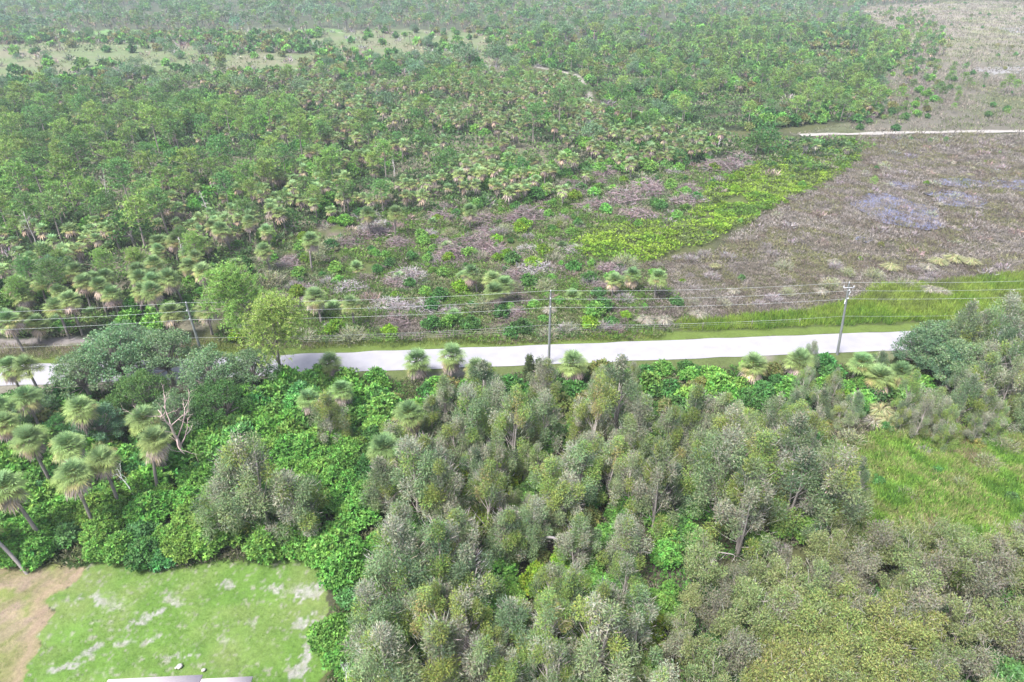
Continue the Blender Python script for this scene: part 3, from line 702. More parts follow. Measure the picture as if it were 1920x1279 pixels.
def scatter_band(poly, s, seed, dens, margin, d0, d1, clumpy, cs):
    R = np.random.default_rng(seed)
    P = np.array([at(a, max(b, -62))[:2] for a, b in poly])
    x0, y0 = P.min(0); x1, y1 = P.max(0); y0 = max(y0, d0, 18); y1 = min(y1, d1)
    lim = (y1*cos(PITCH)+CAM_H*.5)*(960+margin)/FPX; x0 = max(x0, -lim); x1 = min(x1, lim)
    if y1 <= y0 or x1 <= x0: return np.zeros(0), np.zeros(0)
    n = int((x1-x0)*(y1-y0)/s/s*dens)
    gx = R.uniform(x0, x1, n); gy = R.uniform(y0, y1, n)
    px, py = proj(gx, gy)
    wx = px+(fbm(gx*.22, gy*.22, 1)-.5)*40; wy = py+(fbm(gx*.22, gy*.22, 5)-.5)*14
    ok = inpoly(wx, wy, poly) & (px > -margin) & (px < 1920+margin) & (py < 1279+120)
    for a, b, rx, ry in POOLS: ok &= ~((((px-a)/rx)**2+((py-b)/ry)**2 < 1) & (R.random(n) < .12))
    rd = gy-ms*gx; ok &= (rd < cB-.3) | (rd > cT+.3)
    if clumpy: ok &= fbm(gx*cs, gy*cs, seed % 100) > clumpy
    return gx[ok], gy[ok]
cover('meadow_grass', 'bright green wet meadow grass in the clearing at the right', ['meadow'], .16, 5, .62, .075, .3,
      [(.10, .21, .035), (.15, .28, .045), (.20, .31, .06), (.26, .27, .11), (.13, .25, .04), (.23, .30, .08), (.25, .21, .12), (.15, .26, .045)], 301, mound=.9, cmix=.3, spread=.25, g=1.0)
cover('marsh_grass', 'grey and mauve brown dormant grass of the open marsh', ['marsh'], .36, 7, .46, .085, .2,
      [(.16, .17, .07), (.23, .20, .15), (.29, .255, .235), (.175, .14, .115), (.20, .195, .10), (.26, .225, .205), (.20, .17, .14)], 302, up=.5, spread=.42, ymax=330, mound=.7, cmix=.09)
cover('dry_marsh_grass', 'pale dry grass of the marsh beyond the sand path', ['marsh2'], .8, 6, .6, .11, .2,
      [(.16, .17, .10), (.24, .21, .165), (.28, .24, .20), (.15, .18, .08), (.25, .24, .14)], 303, up=.55, spread=.7, ymax=1000, clumpy=.30, cmix=.06)
cover('tall_roadside_grass', 'tall yellow green grass beyond the road at the right', ['ygrass'], .3, 7, .95, .07, .3,
      [(.12, .23, .035), (.18, .29, .04), (.24, .32, .06), (.16, .2, .06)], 304, up=.85)
cover('verge_grass', 'olive and straw grass on the bank along the far road edge', ['strip'], .34, 6, .5, .07, .2,
      [(.13, .18, .045), (.19, .22, .06), (.25, .2, .165), (.24, .24, .12)], 305, up=.7)
cover('ground_vines', 'bright lime green vines spreading over the cleared ground', ['vine'], .36, 8, .34, .20, .3,
      [(.13, .21, .04), (.20, .30, .035), (.27, .35, .045), (.16, .19, .07), (.23, .31, .04)], 306, up=.35, mats=M_LEAF, mound=1.5, thin=.55, clumpy=.30, cs=.12)
cover('clearing_weeds', 'mixed green weeds and straw grass over the cleared land', ['cleared'], .42, 7, .40, .15, .3,
      [(.23, .19, .17), (.13, .20, .05), (.16, .26, .045), (.24, .24, .13), (.11, .19, .05), (.2, .23, .12)], 307, up=.5, mats=M_LEAF, mound=.8, thin=.5, clumpy=.25)
cover('forest_undergrowth', 'dense low undergrowth between the palms and pines', ['forestl', 'forestr', 'edge'], .85, 10, .55, .26, .8,
      [(.06, .115, .045), (.085, .16, .055), (.13, .22, .06), (.19, .185, .125), (.10, .16, .07)], 308, up=.45, mats=M_LEAF, mound=2.0, spread=.8, thin=.5, clumpy=.2, cs=.1, ymax=380)
cover('thicket_undergrowth', 'green ground plants and ferns under the near trees', ['paper', 'slender', 'roadrow', 'leftpalm', 'pepper', 'backm'], .34, 7, .36, .15, .5,
      [(.06, .12, .03), (.10, .20, .04), (.15, .16, .07), (.19, .17, .12), (.10, .18, .04)], 309, up=.5, mats=M_LEAF, mound=.9, spread=.4, thin=.5, clumpy=.3)
cover('lawn_turf', 'short green turf of the cleared house lot', ['lawn', 'dirt'], .13, 3, .085, .022, .02,
      [(.13, .28, .04), (.18, .32, .05), (.22, .33, .08)], 310, up=.7, spread=.1, clumpy=.42, cs=.5, dens=.8, g=.6)
cover('open_field_grass', 'olive grass and low scrub of the far open fields', ['openfar'], 2.0, 8, .55, .26, .5,
      [(.20, .22, .10), (.16, .19, .09), (.25, .24, .15), (.12, .17, .07)], 311, up=.5, spread=1.2, mound=.5, clumpy=.46, cs=.03, ymax=420)

# ------------------------------------------------------------------ hand-placed near plants
PALMS = [  # crown centre in the photograph, crown height, size
 (18, 692, 6, 1), (58, 693, 6, 1.08), (50, 748, 6, 1), (145, 768, 6.5, 1.08), (-4, 770, 6, 1), (12, 800, 5.5, .95), (262, 795, 6.5, 1.08),
 (62, 828, 6.5, 1.08), (118, 832, 6.5, 1.08), (265, 835, 7.5, 1.02), (189, 862, 7.5, 1.0), (134, 888, 8, 1.08), (32, 912, 8, 1.12), (296, 852, 4.5, .95),
 (612, 690, 4, .95), (770, 688, 4, 1.12), (838, 678, 5, 1.1), (895, 688, 4, .95), (1077, 680, 4.5, 1.15), (1416, 692, 4.5, 1.1), (1504, 676, 4.5, 1.1),
 (1607, 680, 4.5, 1.0), (1645, 706, 4, 1.1), (1688, 702, 4, 1.0), (785, 780, 5.5, 1.1), (693, 848, 5.5, 1.12), (640, 738, 4, .95), (570, 745, 4, .9),
 (20, 603, 5, 1.1), (108, 580, 5, 1.1), (130, 562, 6, 1), (38, 533, 5, 1.05), (155, 533, 5.5, 1), (210, 553, 5, 1), (250, 512, 5, 1.05),
 (330, 520, 5.5, 1.15), (287, 545, 5.5, 1.05), (322, 585, 4.5, 1.1), (380, 510, 5.5, 1.0), (385, 578, 4.5, 1.15), (198, 522, 5, 1), (60, 610, 3, 1),
 (596, 565, 4, 1.15), (658, 568, 4, .95), (577, 455, 5.5, 1.05), (500, 470, 4.5, 1), (920, 523, 3.5, 1.05), (893, 515, 3.5, 1), (946, 532, 3.5, 1),
 (915, 545, 3, 1.1), (1232, 520, 4, 1.0), (1188, 516, 3, 1), (1150, 528, 3, .9), (720, 335, 6, 1), (880, 392, 4.5, 1), (690, 402, 5, 1.05), (738, 400, 5, 1.05), (792, 345, 6, 1.0),
 (1055, 355, 4, 1.0), (955, 352, 4.5, 1.1), (1185, 300, 5, 1.1), (1075, 290, 5, 1.1), (1100, 310, 5, 1), (1510, 268, 4, 1.1), (1590, 272, 3.5, 1), (1530, 275, 3, 1),
]
BASES = []   # spots already taken near the camera
def jit_rz(): return float(rng.uniform(0, 2*pi))
for i, (cx, cy, hh, sz) in enumerate(PALMS):
    if cx > 590 and 640 < cy < 720: hh *= .66; sz *= 1.08
    p = at(cx, cy, hh)
    zone = 'left' if cx < 400 and cy > 640 else 'row' if cy > 640 else 'mid'
    sc = .90*sz
    K['palm'].put(p[0], p[1], jit_rz(), sc, v=int(rng.integers(0, 6)), zone=zone, tilt=tuple(rng.normal(0, .05, 2)), scz=hh/6.0)
    BASES.append((p[0], p[1], 2.0))
def heroes(kind, L, zone=''):
    for e in L:
        cx, cy, hh, sc = e[:4]; v = e[4] if len(e) > 4 else None
        p = at(cx, cy, hh); K[kind].put(p[0], p[1], jit_rz(), sc, v=v, zone=zone, label=e[5] if len(e) > 5 else None)
        BASES.append((p[0], p[1], 1.7*sc))
# paperbarks: crown middle (x, y), its height, scale, variant
heroes('paper', [(778, 905, 5.5, 1.15, 1), (800, 860, 5.5, 1.0, 0), (838, 930, 5.5, 1.0, 0), (745, 1080, 6, 1.2, 1), (825, 1070, 5, 1.15, 0), (880, 1110, 4, 1.0, 4), (870, 1030, 4.5, 1, 0),
    (910, 930, 5.5, .9, 2), (950, 985, 5, .85, 0), (1000, 990, 4, .75, 1), (930, 870, 5, .9, 0), (1035, 910, 5.5, .95, 2), (1080, 880, 5.5, 1.05, 0), (1060, 940, 5, .9, 6), (1085, 1010, 5, .8, 0),
    (880, 800, 5, 1.0, 1), (930, 770, 5, .9, 1), (905, 730, 5, 1.0, 4), (960, 810, 5, 1.0, 2), (1020, 790, 4.5, .9, 1), (1020, 720, 4, .8, 5), (1155, 770, 5, 1.2, 4), (1110, 800, 5, 1.0, 2),
    (1170, 1010, 5, .8, 5), (1235, 920, 5.5, 1.05, 0), (1170, 850, 4.5, .9, 0), (1350, 905, 5.5, 1.25, 1), (1420, 880, 6, 1.15, 2), (1400, 970, 5, 1.2, 0), (1490, 920, 5, 1.15, 4), (1550, 930, 4.5, 1.2, 3), (1480, 850, 5, 1.1, 4),
    (1300, 800, 4, .95, 0), (1370, 830, 4, 1.0, 3), (1250, 830, 4, .9, 0), (1200, 800, 4, .85, 5), (700, 1180, 5.5, 1.0, 1), (720, 1250, 5.5, 1.0, 1), (830, 1230, 5.5, 1.1, 0), (790, 1180, 5, .9, 2), (870, 1190, 4.5, .9, 6),
    (900, 1250, 5, .9, 0), (1030, 1200, 5, .9, 2), (1130, 1170, 4, .9, 0), (1125, 1220, 5, 1.1, 3), (1195, 1180, 4, .9, 0), (960, 1180, 3.5, .8, 4), (1170, 1110, 4, .8, 6), (660, 960, 3, .1, 1)][:-1]
    + [(1745, 765, 2.8, .68, 0), (1700, 752, 2.8, .66, 2), (1725, 795, 2.4, .6, 5), (1775, 815, 2.2, .55, 2), (1760, 785, 2.6, .62, 1), (1840, 690, 4.5, .95, 1), (1880, 670, 5, 1.0, 4), (1810, 755, 3.4, .75, 4), (1850, 775, 3.2, .7, 0), (1795, 735, 3.2, .7, 3), (1890, 735, 4.5, .9, 3), (1925, 700, 5, 1.0, 2),
    (1560, 745, 2.6, .6, 3), (1510, 735, 2.6, .6, 3), (1535, 765, 2.2, .55, 4), (1600, 765, 2.0, .5, 4), (1580, 785, 2.0, .5, 3), (1490, 765, 2.2, .5, 4), (1690, 790, 2.0, .5, 4), (1830, 640, 5, .95, 1), (1945, 770, 4, .85, 3), (1870, 800, 2, .5, 2), (1830, 810, 2, .45, 0)], zone='near')
heroes('paper', [(1800, 640, 5.5, 1.1, 4), (1865, 630, 6, 1.2, 1), (1905, 640, 6, 1.15, 0), (1940, 645, 6, 1.2, 2), (1900, 700, 5, 1.1, 4), (1850, 725, 4.5, 1.0, 0), (1960, 700, 5, 1.2, 0)], zone='near')
heroes('oak', [(1735, 645, 5, .85, 1), (1775, 630, 5.5, .9, 1), (1800, 670, 5, .9, 0)], zone='near')
heroes('paper', [(450, 925, 5, 1.2, 0, None), (490, 940, 4.8, 1.25, 3, None), (548, 935, 5.5, 1.0, 1, None), (420, 955, 4, .9, 1, None)], zone='clump')
heroes('paper', [(620, 790, 4, .8, 2), (835, 740, 4.5, .75, 0), (610, 780, 3.5, .7, 4)], zone='near')
# oaks
heroes('oak', [(215, 665, 5.5, 1.1, 0), (150, 690, 5, .9, 0), (305, 650, 6, 1.0, 0), (265, 735, 4.0, .8, 2), (395, 700, 4.5, .95, 0), (410, 760, 3.5, .8, 2), (1755, 650, 4.5, .95, 0), (1785, 680, 4, .8, 1),
    (335, 780, 3.2, .75, 0), (185, 800, 3, .7, 1), (100, 500, 4, .75, 1), (425, 520, 2.8, .62, 2), (1435, 266, 4, 1.15, 3), (1420, 275, 3, .9, 3), (245, 640, 5, .9, 0), (470, 690, 4, .8, 0), (60, 760, 3, .6, 0)], zone='near')
# dark conical cypress-like trees and odd pines near the road row
hp = pine(400, 17.5, True, 5.6, .50, 2); hp2 = pine(401, 16, True, 5.6, .44, 2)
def single_tree(kindname, parts, x, y, label, cat, rz=0, group=None, mats=None, tilt=(0, 0), sc=1):
    root = bpy.data.objects.new(kindname, None); COL.objects.link(root); root.location = (x, y, 0)
    root.rotation_euler = (tilt[0], tilt[1], rz); root.scale = (sc,)*3
    tag(root, label, cat, group)
    for k, mb in parts.items(): obj(k, mb.mesh(kindname+'_'+k, [PM[k]]), root)
    BASES.append((x, y, 2)); return root
b = at(541, 712); single_tree('slash_pine', hp, b[0], b[1], 'tallest yellow green slash pine, right trunk of the pair beside the road', 'pine tree', tilt=(0, -.27))
b = at(528, 710); single_tree('slash_pine', hp2, b[0], b[1], 'yellow green slash pine, left trunk of the pair beside the road', 'pine tree', rz=2, tilt=(.02, -.40))
# dead trees
b = at(352, 868); single_tree('dead_tree', deadtree(420, 8.0, .24, 1.35, (.44, .34, .31), 10, .3), b[0], b[1], 'pinkish grey bare dead tree with crooked limbs beside the skirted palms', 'dead tree', tilt=(0, -.1))
b = at(262, 944); single_tree('dead_tree', deadtree(425, 5.2, .09, .8, (.62, .62, .58), 6, .6), b[0], b[1], 'slim white bare sapling leaning left over the bright shrubs', 'dead tree', tilt=(-.1, -.35))
b = at(655, 1300); single_tree('dead_tree', deadtree(428, 3.6, .06, .7, (.55, .56, .52), 6, .5), b[0], b[1], 'small pale bare sapling at the bottom edge right of the lawn', 'dead tree')
for i, (bx, by, hh, lab) in enumerate([(268, 330, 7, 'thin bare grey trunk, left of the tall pair of snags in the far pine wood'), (297, 345, 6.5, 'pale bare snag, right one of the pair in the far pine wood'),
        (212, 405, 9, 'tall crooked bare snag among the pines at the left'), (390, 410, 6, 'forked white snag with curved limbs over the scrub at the left'), (707, 308, 6, 'grey dead pine with many twigs in the middle wood'),
        (740, 330, 5.5, 'slim dead pine trunk right of the grey dead pine'), (352, 505, 6, 'bare leaning snag between palms near the left roadside'), (75, 470, 8, 'bare leaning pale trunk at the left edge among palms'),
        (1345, 285, 4, 'small bare snag beside the dark round tree near the path')]):
    b = at(bx, by); single_tree('dead_tree', deadtree(430+i, hh, .14, .6, (.46, .42, .40), 7, .45), b[0], b[1], lab, 'dead tree', rz=i, tilt=(0, -.08), group='bare dead trees standing in the woods')
b = at(52, 1076); mb = MB(); t = bez((0, 0, -.2), (-.9, .2, 3.2), (-2.6, .7, 5.2), 8); tube(mb, t, np.linspace(.17, .15, 8), (.24, .21, .20), 6)
root = single_tree('leaning_palm', {'trunk': mb}, b[0], b[1], 'leaning palm with a bare curved trunk at the lower left edge', 'palm tree')
hc = palm(480, 6)['crown']; o = obj('crown', hc.mesh('leaning_palm_crown', [M_FROND]), root, (-2.6-.05, .7, 5.2-6.0)); 
# narrow evergreen at the road row
def cedar(seed, H, Rr, cols):
    R = np.random.default_rng(seed); tr = MB(); cr = MB(); tube(tr, [(0, 0, -.1), (0, 0, H*.5), (0, 0, H*.92)], [.12, .08, .02], (.2, .16, .13), 6)
    for k in range(26):
        z = H*(.08+.9*k/26); r = Rr*(1-(z/H))**.7*R.uniform(.3, .75); a = k*2.4
        clump(cr, R, np.array([cos(a)*r, sin(a)*r, z]), (.45, .45, .6), 130, .25, .09, cols, .5, .5)
    return {'trunk': tr, 'crown': cr}
CE = [(.075, .12, .05), (.10, .15, .06), (.12, .15, .07)]
b = at(992, 722); single_tree('cedar_tree', cedar(440, 4.6, 1.3, CE), b[0], b[1], 'dark narrow cone-shaped evergreen left of the middle utility pole', 'tree')
b = at(1009, 722); single_tree('cedar_tree', cedar(441, 3.9, 1.0, CE), b[0], b[1], 'shorter narrow evergreen touching the cone-shaped one by the middle pole', 'tree')
b = at(1680, 690); single_tree('cedar_tree', cedar(442, 2.4, .6, CE), b[0], b[1], 'small dark pointed evergreen on the verge right of the leaning pole', 'tree')
# shrubs with an individual look
heroes('shrub', [(1640, 1150, 2.2, .8, 7), (1530, 1170, 2.5, .5, 7), (1480, 1250, 2.2, .6, 7), (1900, 1260, 2.0, 1.1, 7), (1140, 700, 1.5, .9, 5), (1290, 745, 1.5, 1.0, 0), (1350, 725, 1.5, 1.1, 0), (1220, 720, 1.5, 1.0, 0),
    (1070, 730, 1.5, .9, 5), (1480, 725, 1.5, .8, 0), (1580, 740, 1.4, .7, 6), (820, 720, 1.5, .8, 1), (1180, 860, 2, .9, 6), (1210, 790, 2, .7, 0), (1250, 1030, 2, .9, 0), (1290, 990, 2, .8, 3),
    (1060, 1050, 1.2, .7, 6), (1110, 1060, 1.5, .7, 0), (985, 900, 3, .7, 4), (420, 515, 2, .9, 4), (240, 590, 2, .9, 1), (1300, 940, 2, .9, 0), (1270, 900, 2.5, .6, 3), (1150, 890, 1.5, .6, 8)], zone='odd')
heroes('bare', [(1850, 868, .8, .8, 4), (1885, 835, .8, .8, 4), (1800, 905, .8, .6, 4), (1660, 850, .8, .7, 2), (1700, 925, .8, .6, 4), (1730, 840, .8, .7, 0)], zone='odd')
heroes('shrub', [(1760, 880, .8, .4, 4), (1830, 830, .8, .45, 8), (1900, 930, .8, .4, 4), (1650, 900, .8, .4, 5)], zone='odd')
heroes('tuss', [(1745, 542, .8, 1.5, 2), (1765, 545, .8, 1.4, 2), (1400, 780, .8, 1.6, 1), (1420, 795, .8, 1.4, 1), (1385, 768, .8, 1.3, 0), (1650, 770, .8, 1.7, 0), (1665, 790, .8, 1.7, 0), (1690, 800, .8, 1.5, 0), (1640, 790, .8, 1.3, 2),
    (1670, 500, .8, 1.6, 0), (1790, 485, .8, 1.8, 0), (1760, 490, .8, 1.6, 0), (1820, 490, .8, 1.6, 0), (1740, 500, .8, 1.5, 2), (1210, 600, .7, 1.4, 2), (1245, 600, .7, 1.3, 2), (1310, 590, .7, 1.3, 2), (1540, 545, .7, 1.2, 2),
    (1030, 580, .7, 1.1, 2), (990, 1090, .5, .9, 1), (965, 1100, .5, .9, 0), (1215, 1150, .5, 1.2, 1), (1220, 1200, .5, 1.1, 1), (1690, 870, .6, .9, 0), (1570, 850, .8, 1.2, 1), (1620, 880, .8, 1.2, 1), (1600, 865, .8, 1.0, 1)], zone='tuss')

heroes('pine', [(120, 330, 8, 1.23, 0), (230, 335, 8, 1.23, 2), (285, 235, 8, 1.3, 0), (330, 255, 8, 1.23, 2), (60, 310, 8, 1.17, 2), (180, 235, 8, 1.23, 0), (350, 200, 8, 1.23, 1), (410, 285, 7, 1.10, 2), (255, 405, 7, 1.04, 0), (300, 385, 7, 1.04, 2),
    (30, 340, 8, 1.17, 0), (95, 395, 7, 1.04, 2), (160, 370, 7, 1.10, 0), (720, 290, 7, 1.04, 0), (1000, 225, 7, 1.17, 2), (1050, 195, 7, 1.23, 1), (560, 250, 7, 1.10, 0), (500, 300, 7, 0.98, 2), (620, 300, 7, 0.98, 0), (420, 350, 6, 0.91, 2), (215, 290, 8, 1.10, 0), (140, 280, 8, 1.17, 2)], zone='farwood')
def taken(x, y, r=0):
    k = np.zeros(len(x), bool)
    for a, b, c in BASES: k |= (x-a)**2+(y-b)**2 < (c+r)**2
    return k
def fill(kind, zone, s, seed, sc=(.8, 1.15), dens=1.0, vs=None, clumpy=0, cs=.05, avoid=0, near=None, tilt=.03, ymax=1e9, zlab=None, poly=None, margin=120):
    x, y = scatter(poly or Z[zone], s, seed, dens, clumpy=clumpy, cs=cs, ymax=ymax, margin=margin)
    if avoid is not None:
        k = ~taken(x, y, avoid); x, y = x[k], y[k]
    R = np.random.default_rng(seed+1)
    for a, b in zip(x, y):
        K[kind].put(a, b, R.uniform(0, 6.28), R.uniform(*sc), v=(int(vs[R.integers(len(vs))]) if vs else int(R.integers(0, 1000))), zone=zlab or zone, tilt=tuple(R.normal(0, tilt, 2)), scz=(R.uniform(.5, .92) if kind == 'palm' else None))
    if near:
        for a, b in zip(x, y): BASES.append((a, b, near))
# near right woods
for a, b, r in [(1090, 1060, 3.2), (1150, 1075, 3.0), (1040, 1075, 2.6), (990, 1130, 2.2), (1000, 1190, 1.8), (1300, 1010, 2.6), (1220, 1040, 2), (1190, 870, 2.4), (1240, 1000, 1.8), (950, 900, 1.8), (1380, 1060, 2.5), (700, 1150, 1.5)]: BASES.append((*at(a, b)[:2], r))
fill('paper', 'paper', 3.6, 501, (.45, .9), dens=.45, avoid=.2, near=None, vs=[0, 1, 2, 3, 4, 5, 6, 7])
fill('shrub', 'paper', 2.7, 502, (.55, .95), dens=.85, vs=[0, 0, 1, 2, 4, 5, 6, 8], avoid=None)
fill('slender', 'slender', 2.5, 503, (.75, 1.15), vs=[0, 1, 2, 3, 4, 5, 0, 1], avoid=0)
fill('slender', 'olive', 2.1, 504, (.85, 1.25), vs=[6, 7, 8], avoid=0)
fill('shrub', 'slender', 4.2, 505, (.4, .65), dens=.6, vs=[4, 5, 8, 6], avoid=None)
fill('bare', 'slender', 4.5, 506, (.7, 1.1), dens=.6, avoid=None)
fill('slender', 'paper', 3.8, 517, (.6, 1.0), dens=.3, vs=[0, 1, 2, 6, 7], avoid=0)
fill('bare', 'backm', 3.2, 513, (.6, 1.0), dens=.6, avoid=None)
fill('shrub', 'backm', 3.6, 514, (.4, .7), dens=.5, vs=[4, 8, 5], avoid=None)
fill('bare', 'edge', 8, 515, (.8, 1.3), dens=.6)
fill('shrub', 'edge', 7, 516, (.4, .8), dens=.6)
fill('bare', 'paper', 5.5, 507, (.6, 1.0), dens=.5, avoid=None)
# near left bright shrubs
fill('shrub', 'pepper', 2.35, 508, (.72, 1.12), vs=[0, 1, 2, 3, 0, 1, 2, 3, 0, 1, 2, 3, 7, 4], avoid=None)
fill('shrub', 'leftpalm', 3.1, 509, (.55, .95), vs=[1, 4, 5, 4, 5, 8, 3], avoid=None)
fill('oak', 'leftpalm', 8.0, 510, (.42, .6), dens=.5, vs=[0, 1, 2], avoid=0)
fill('shrub', 'roadrow', 2.7, 511, (.5, .85), vs=[0, 4, 5, 1, 8, 4, 2], avoid=None, dens=.85)
fill('paper', 'roadrow', 6, 512, (.4, .6), dens=.45, avoid=0)
# middle distance
fill('palm', 'forestl', 3.4, 520, (.62, 1.0), dens=.8, clumpy=.36, cs=.06, avoid=0, tilt=.06, poly=BAND)
fill('palm', 'forestl', 5.0, 519, (.62, 1.0), dens=.55, clumpy=.44, cs=.05, avoid=0, tilt=.06, poly=PINEW)
fill('pine', 'forestl', 5.6, 521, (.5, 1.05), dens=.8, clumpy=.38, cs=.05, avoid=0, poly=PINEW)
fill('pine', 'forestl', 7.0, 518, (.5, .9), dens=.6, clumpy=.54, cs=.03, avoid=0, poly=BAND)
fill('oak', 'forestl', 19, 522, (.5, 1.05), dens=.6, avoid=0)
fill('shrub', 'forestl', 4.6, 523, (.6, 1.15), dens=.6, vs=[4, 0, 1, 0, 3], avoid=None, clumpy=.42, cs=.06)
fill('bare', 'forestl', 8, 524, (1.0, 1.8), dens=.5, avoid=None)
fill('lowpalm', 'forestl', 7, 525, (.8, 1.1), dens=.35, avoid=None)
fill('pine', 'forestr', 6.6, 530, (.55, 1.0), dens=.7, clumpy=.40, cs=.035, avoid=0)
fill('palm', 'forestr', 4.6, 531, (.6, .95), dens=.5, avoid=0, clumpy=.5, cs=.03)
fill('shrub', 'forestr', 4.4, 532, (.8, 1.3), dens=.7, vs=[4, 5, 1, 8, 0], avoid=None)
fill('oak', 'forestr', 12, 533, (.45, .9), dens=.6, avoid=0)
fill('bare', 'forestr', 8, 534, (1.2, 2.2), dens=.5, avoid=None)
# cleared land
fill('brush', 'cleared', 9.5, 540, (.6, 1.5), dens=.6, avoid=.5)
fill('bare', 'cleared', 4.6, 541, (.7, 1.3), dens=.4, avoid=0)
fill('shrub', 'cleared', 4.0, 542, (.3, .8), dens=.6, vs=[0, 5, 4, 6, 1], avoid=0)
fill('lowpalm', 'cleared', 11, 543, (.6, 1.0), dens=.4, avoid=0)
fill('shrub', 'vine', 6, 544, (.3, .5), dens=.35, vs=[6, 0], avoid=0)
heroes('brush', [(1170, 370, .8, 2.1, 0), (1115, 385, .8, 1.6, 0), (1215, 350, .8, 1.9, 1), (1195, 400, .8, 1.5, 1), (1080, 358, .8, 1.3, 0), (1290, 375, .8, 1.6, 1), (900, 452, .8, 1.6, 0), (850, 468, .8, 1.5, 1), (930, 472, .8, 1.3, 0),
    (985, 405, .8, 1.9, 0), (900, 410, .8, 1.5, 1), (765, 515, .8, 1.2, 2), (730, 570, .8, 1.1, 2), (795, 572, .8, 1.0, 2), (650, 535, .8, 1.0, 2), (1075, 465, .8, .9, 2), (1240, 440, .8, .8, 1), (700, 435, .8, 1.5, 0), (640, 455, .8, 1.2, 0), (1345, 312, .8, 2.0, 1), (1390, 300, .8, 1.8, 0), (1130, 320, .8, 1.6, 1), (830, 480, .8, 1.1, 1)], zone='hero')
heroes('bare', [(566, 540, 1, 1.2, 1), (615, 525, 1, 1.1, 0), (1060, 615, .8, 1.1, 0), (1130, 610, .8, 1.1, 0), (1150, 612, .8, 1.0, 3), (590, 380, 1, 2.0, 0), (1445, 325, 1.2, 1.8, 4), (960, 620, .6, .9, 0)], zone='hero')
# marsh and beyond
fill('bare', 'marsh', 5.0, 550, (.6, 1.3), dens=.5, vs=[0, 0, 3, 2, 4], avoid=0)
fill('shrub', 'marsh', 16, 551, (.25, .45), dens=.4, vs=[6, 5, 8], avoid=0)
fill('tuss', 'marsh', 12, 552, (.7, 1.2), dens=.35, vs=[2, 2, 0], avoid=0)
fill('shrub', 'marsh2', 13, 553, (.3, .7), dens=.5, vs=[5, 8, 4], clumpy=.5, cs=.04, avoid=0, zlab='marshfar')
PE = [(1590, 244), (1640, 190), (1640, 130), (1690, 70), (1640, 30), (1740, 30), (1780, 90), (1740, 140), (1790, 190), (1690, 246)]
fill('shrub', 'marsh2', 5.5, 556, (.4, 1.0), dens=.5, vs=[4, 5, 8, 1], poly=PE, zlab='marshfar', clumpy=.42, cs=.06)
fill('pine', 'marsh2', 8, 557, (.3, .75), dens=.55, poly=PE, zlab='marshfar', clumpy=.40, cs=.06)
fill('palm', 'marsh2', 9, 558, (.6, .9), dens=.4, poly=PE, zlab='marshfar')
P1 = [(1640, 235), (1700, 180), (1660, 130), (1740, 120), (1850, 150), (1860, 170), (1700, 235)]
fill('pine', 'marsh2', 9, 554, (.25, .5), dens=.45, poly=P1, avoid=0, zlab='marshfar')
heroes('pine', [(1895, 150, 5, .7), (1905, 160, 4, .6), (1880, 158, 4, .5), (1810, 140, 4, .5), (1785, 137, 4, .5), (1745, 75, 5, .8), (1765, 85, 5, .8), (1790, 195, 3, .35), (1795, 182, 3, .3), (1640, 335, 3, .35), (1775, 260, 2, .25), (1890, 205, 3, .35), (1745, 260, 2, .22)], zone='marshfar')
# open field and far tree belts
fill('shrub', 'openfar', 4.6, 560, (.7, 1.4), dens=.7, clumpy=.30, cs=.02, vs=[4, 5, 1, 8])
fill('bare', 'openfar', 5.5, 561, (1.3, 2.3), dens=.8)
fill('oak', 'openfar', 11, 562, (.4, .85), dens=.6, clumpy=.38, cs=.02)
fill('palm', 'openfar', 7, 563, (.7, 1.0), dens=.6, clumpy=.5, cs=.02)
fill('oak', 'fartop', 14, 564, (.6, 1.2), dens=.6, ymax=1300)
fill('palm', 'fartop', 7, 565, (.8, 1.1), dens=.6, ymax=900, clumpy=.42, cs=.012)
fill('pine', 'fartop', 14, 566, (.6, .9), dens=.35, ymax=1100)
heroes('oak', [(870, 112, 3, 1.5, 1), (810, 118, 3, 1.3, 1), (930, 112, 3, 1.4, 0), (960, 125, 3, 1.2, 1), (750, 112, 3, 1.0, 1), (300, 155, 4, 1.0, 1), (240, 135, 4, 1.0, 0), (270, 130, 4, .9, 1), (720, 190, 4, 1.0, 2), (775, 190, 4, .8, 1),
    (1060, 65, 4, 1.5, 1), (1150, 60, 4, 1.4, 0), (1010, 60, 4, 1.3, 1), (1180, 85, 4, 1.5, 1), (1100, 90, 4, 1.2, 0)], zone='farwood')

# ------------------------------------------------------------------ turn the requests into individual plants; what is past 300 becomes one mass
ORD = 'first second third fourth fifth sixth seventh eighth ninth tenth eleventh twelfth thirteenth fourteenth fifteenth sixteenth seventeenth eighteenth nineteenth twentieth'.split()
ZONE = {'left': 'left of the oaks', 'row': 'on the near roadside', 'mid': 'across the road', 'forestl': 'in the far wood', 'forestr': 'right of the track',
        'near': 'in the near woods', 'clump': 'in the lone grove', 'odd': 'in the near thicket', 'tuss': 'among the rough grass', 'paper': 'in the near woods', 'slender': 'in the lower-right wood', 'olive': 'in the yellow thicket',
        'pepper': 'above the lawn', 'leftpalm': 'under the left palms', 'roadrow': 'in the roadside hedge', 'cleared': 'on the cleared land', 'hero': 'on the cleared land', 'vine': 'in the lime green vines',
        'marsh': 'on the open marsh', 'marshfar': 'past the sand path', 'openfar': 'in the far field', 'fartop': 'in the farthest belt', 'farwood': 'in the distant groves', 'backm': 'behind the green meadow', 'edge': 'by the path end'}
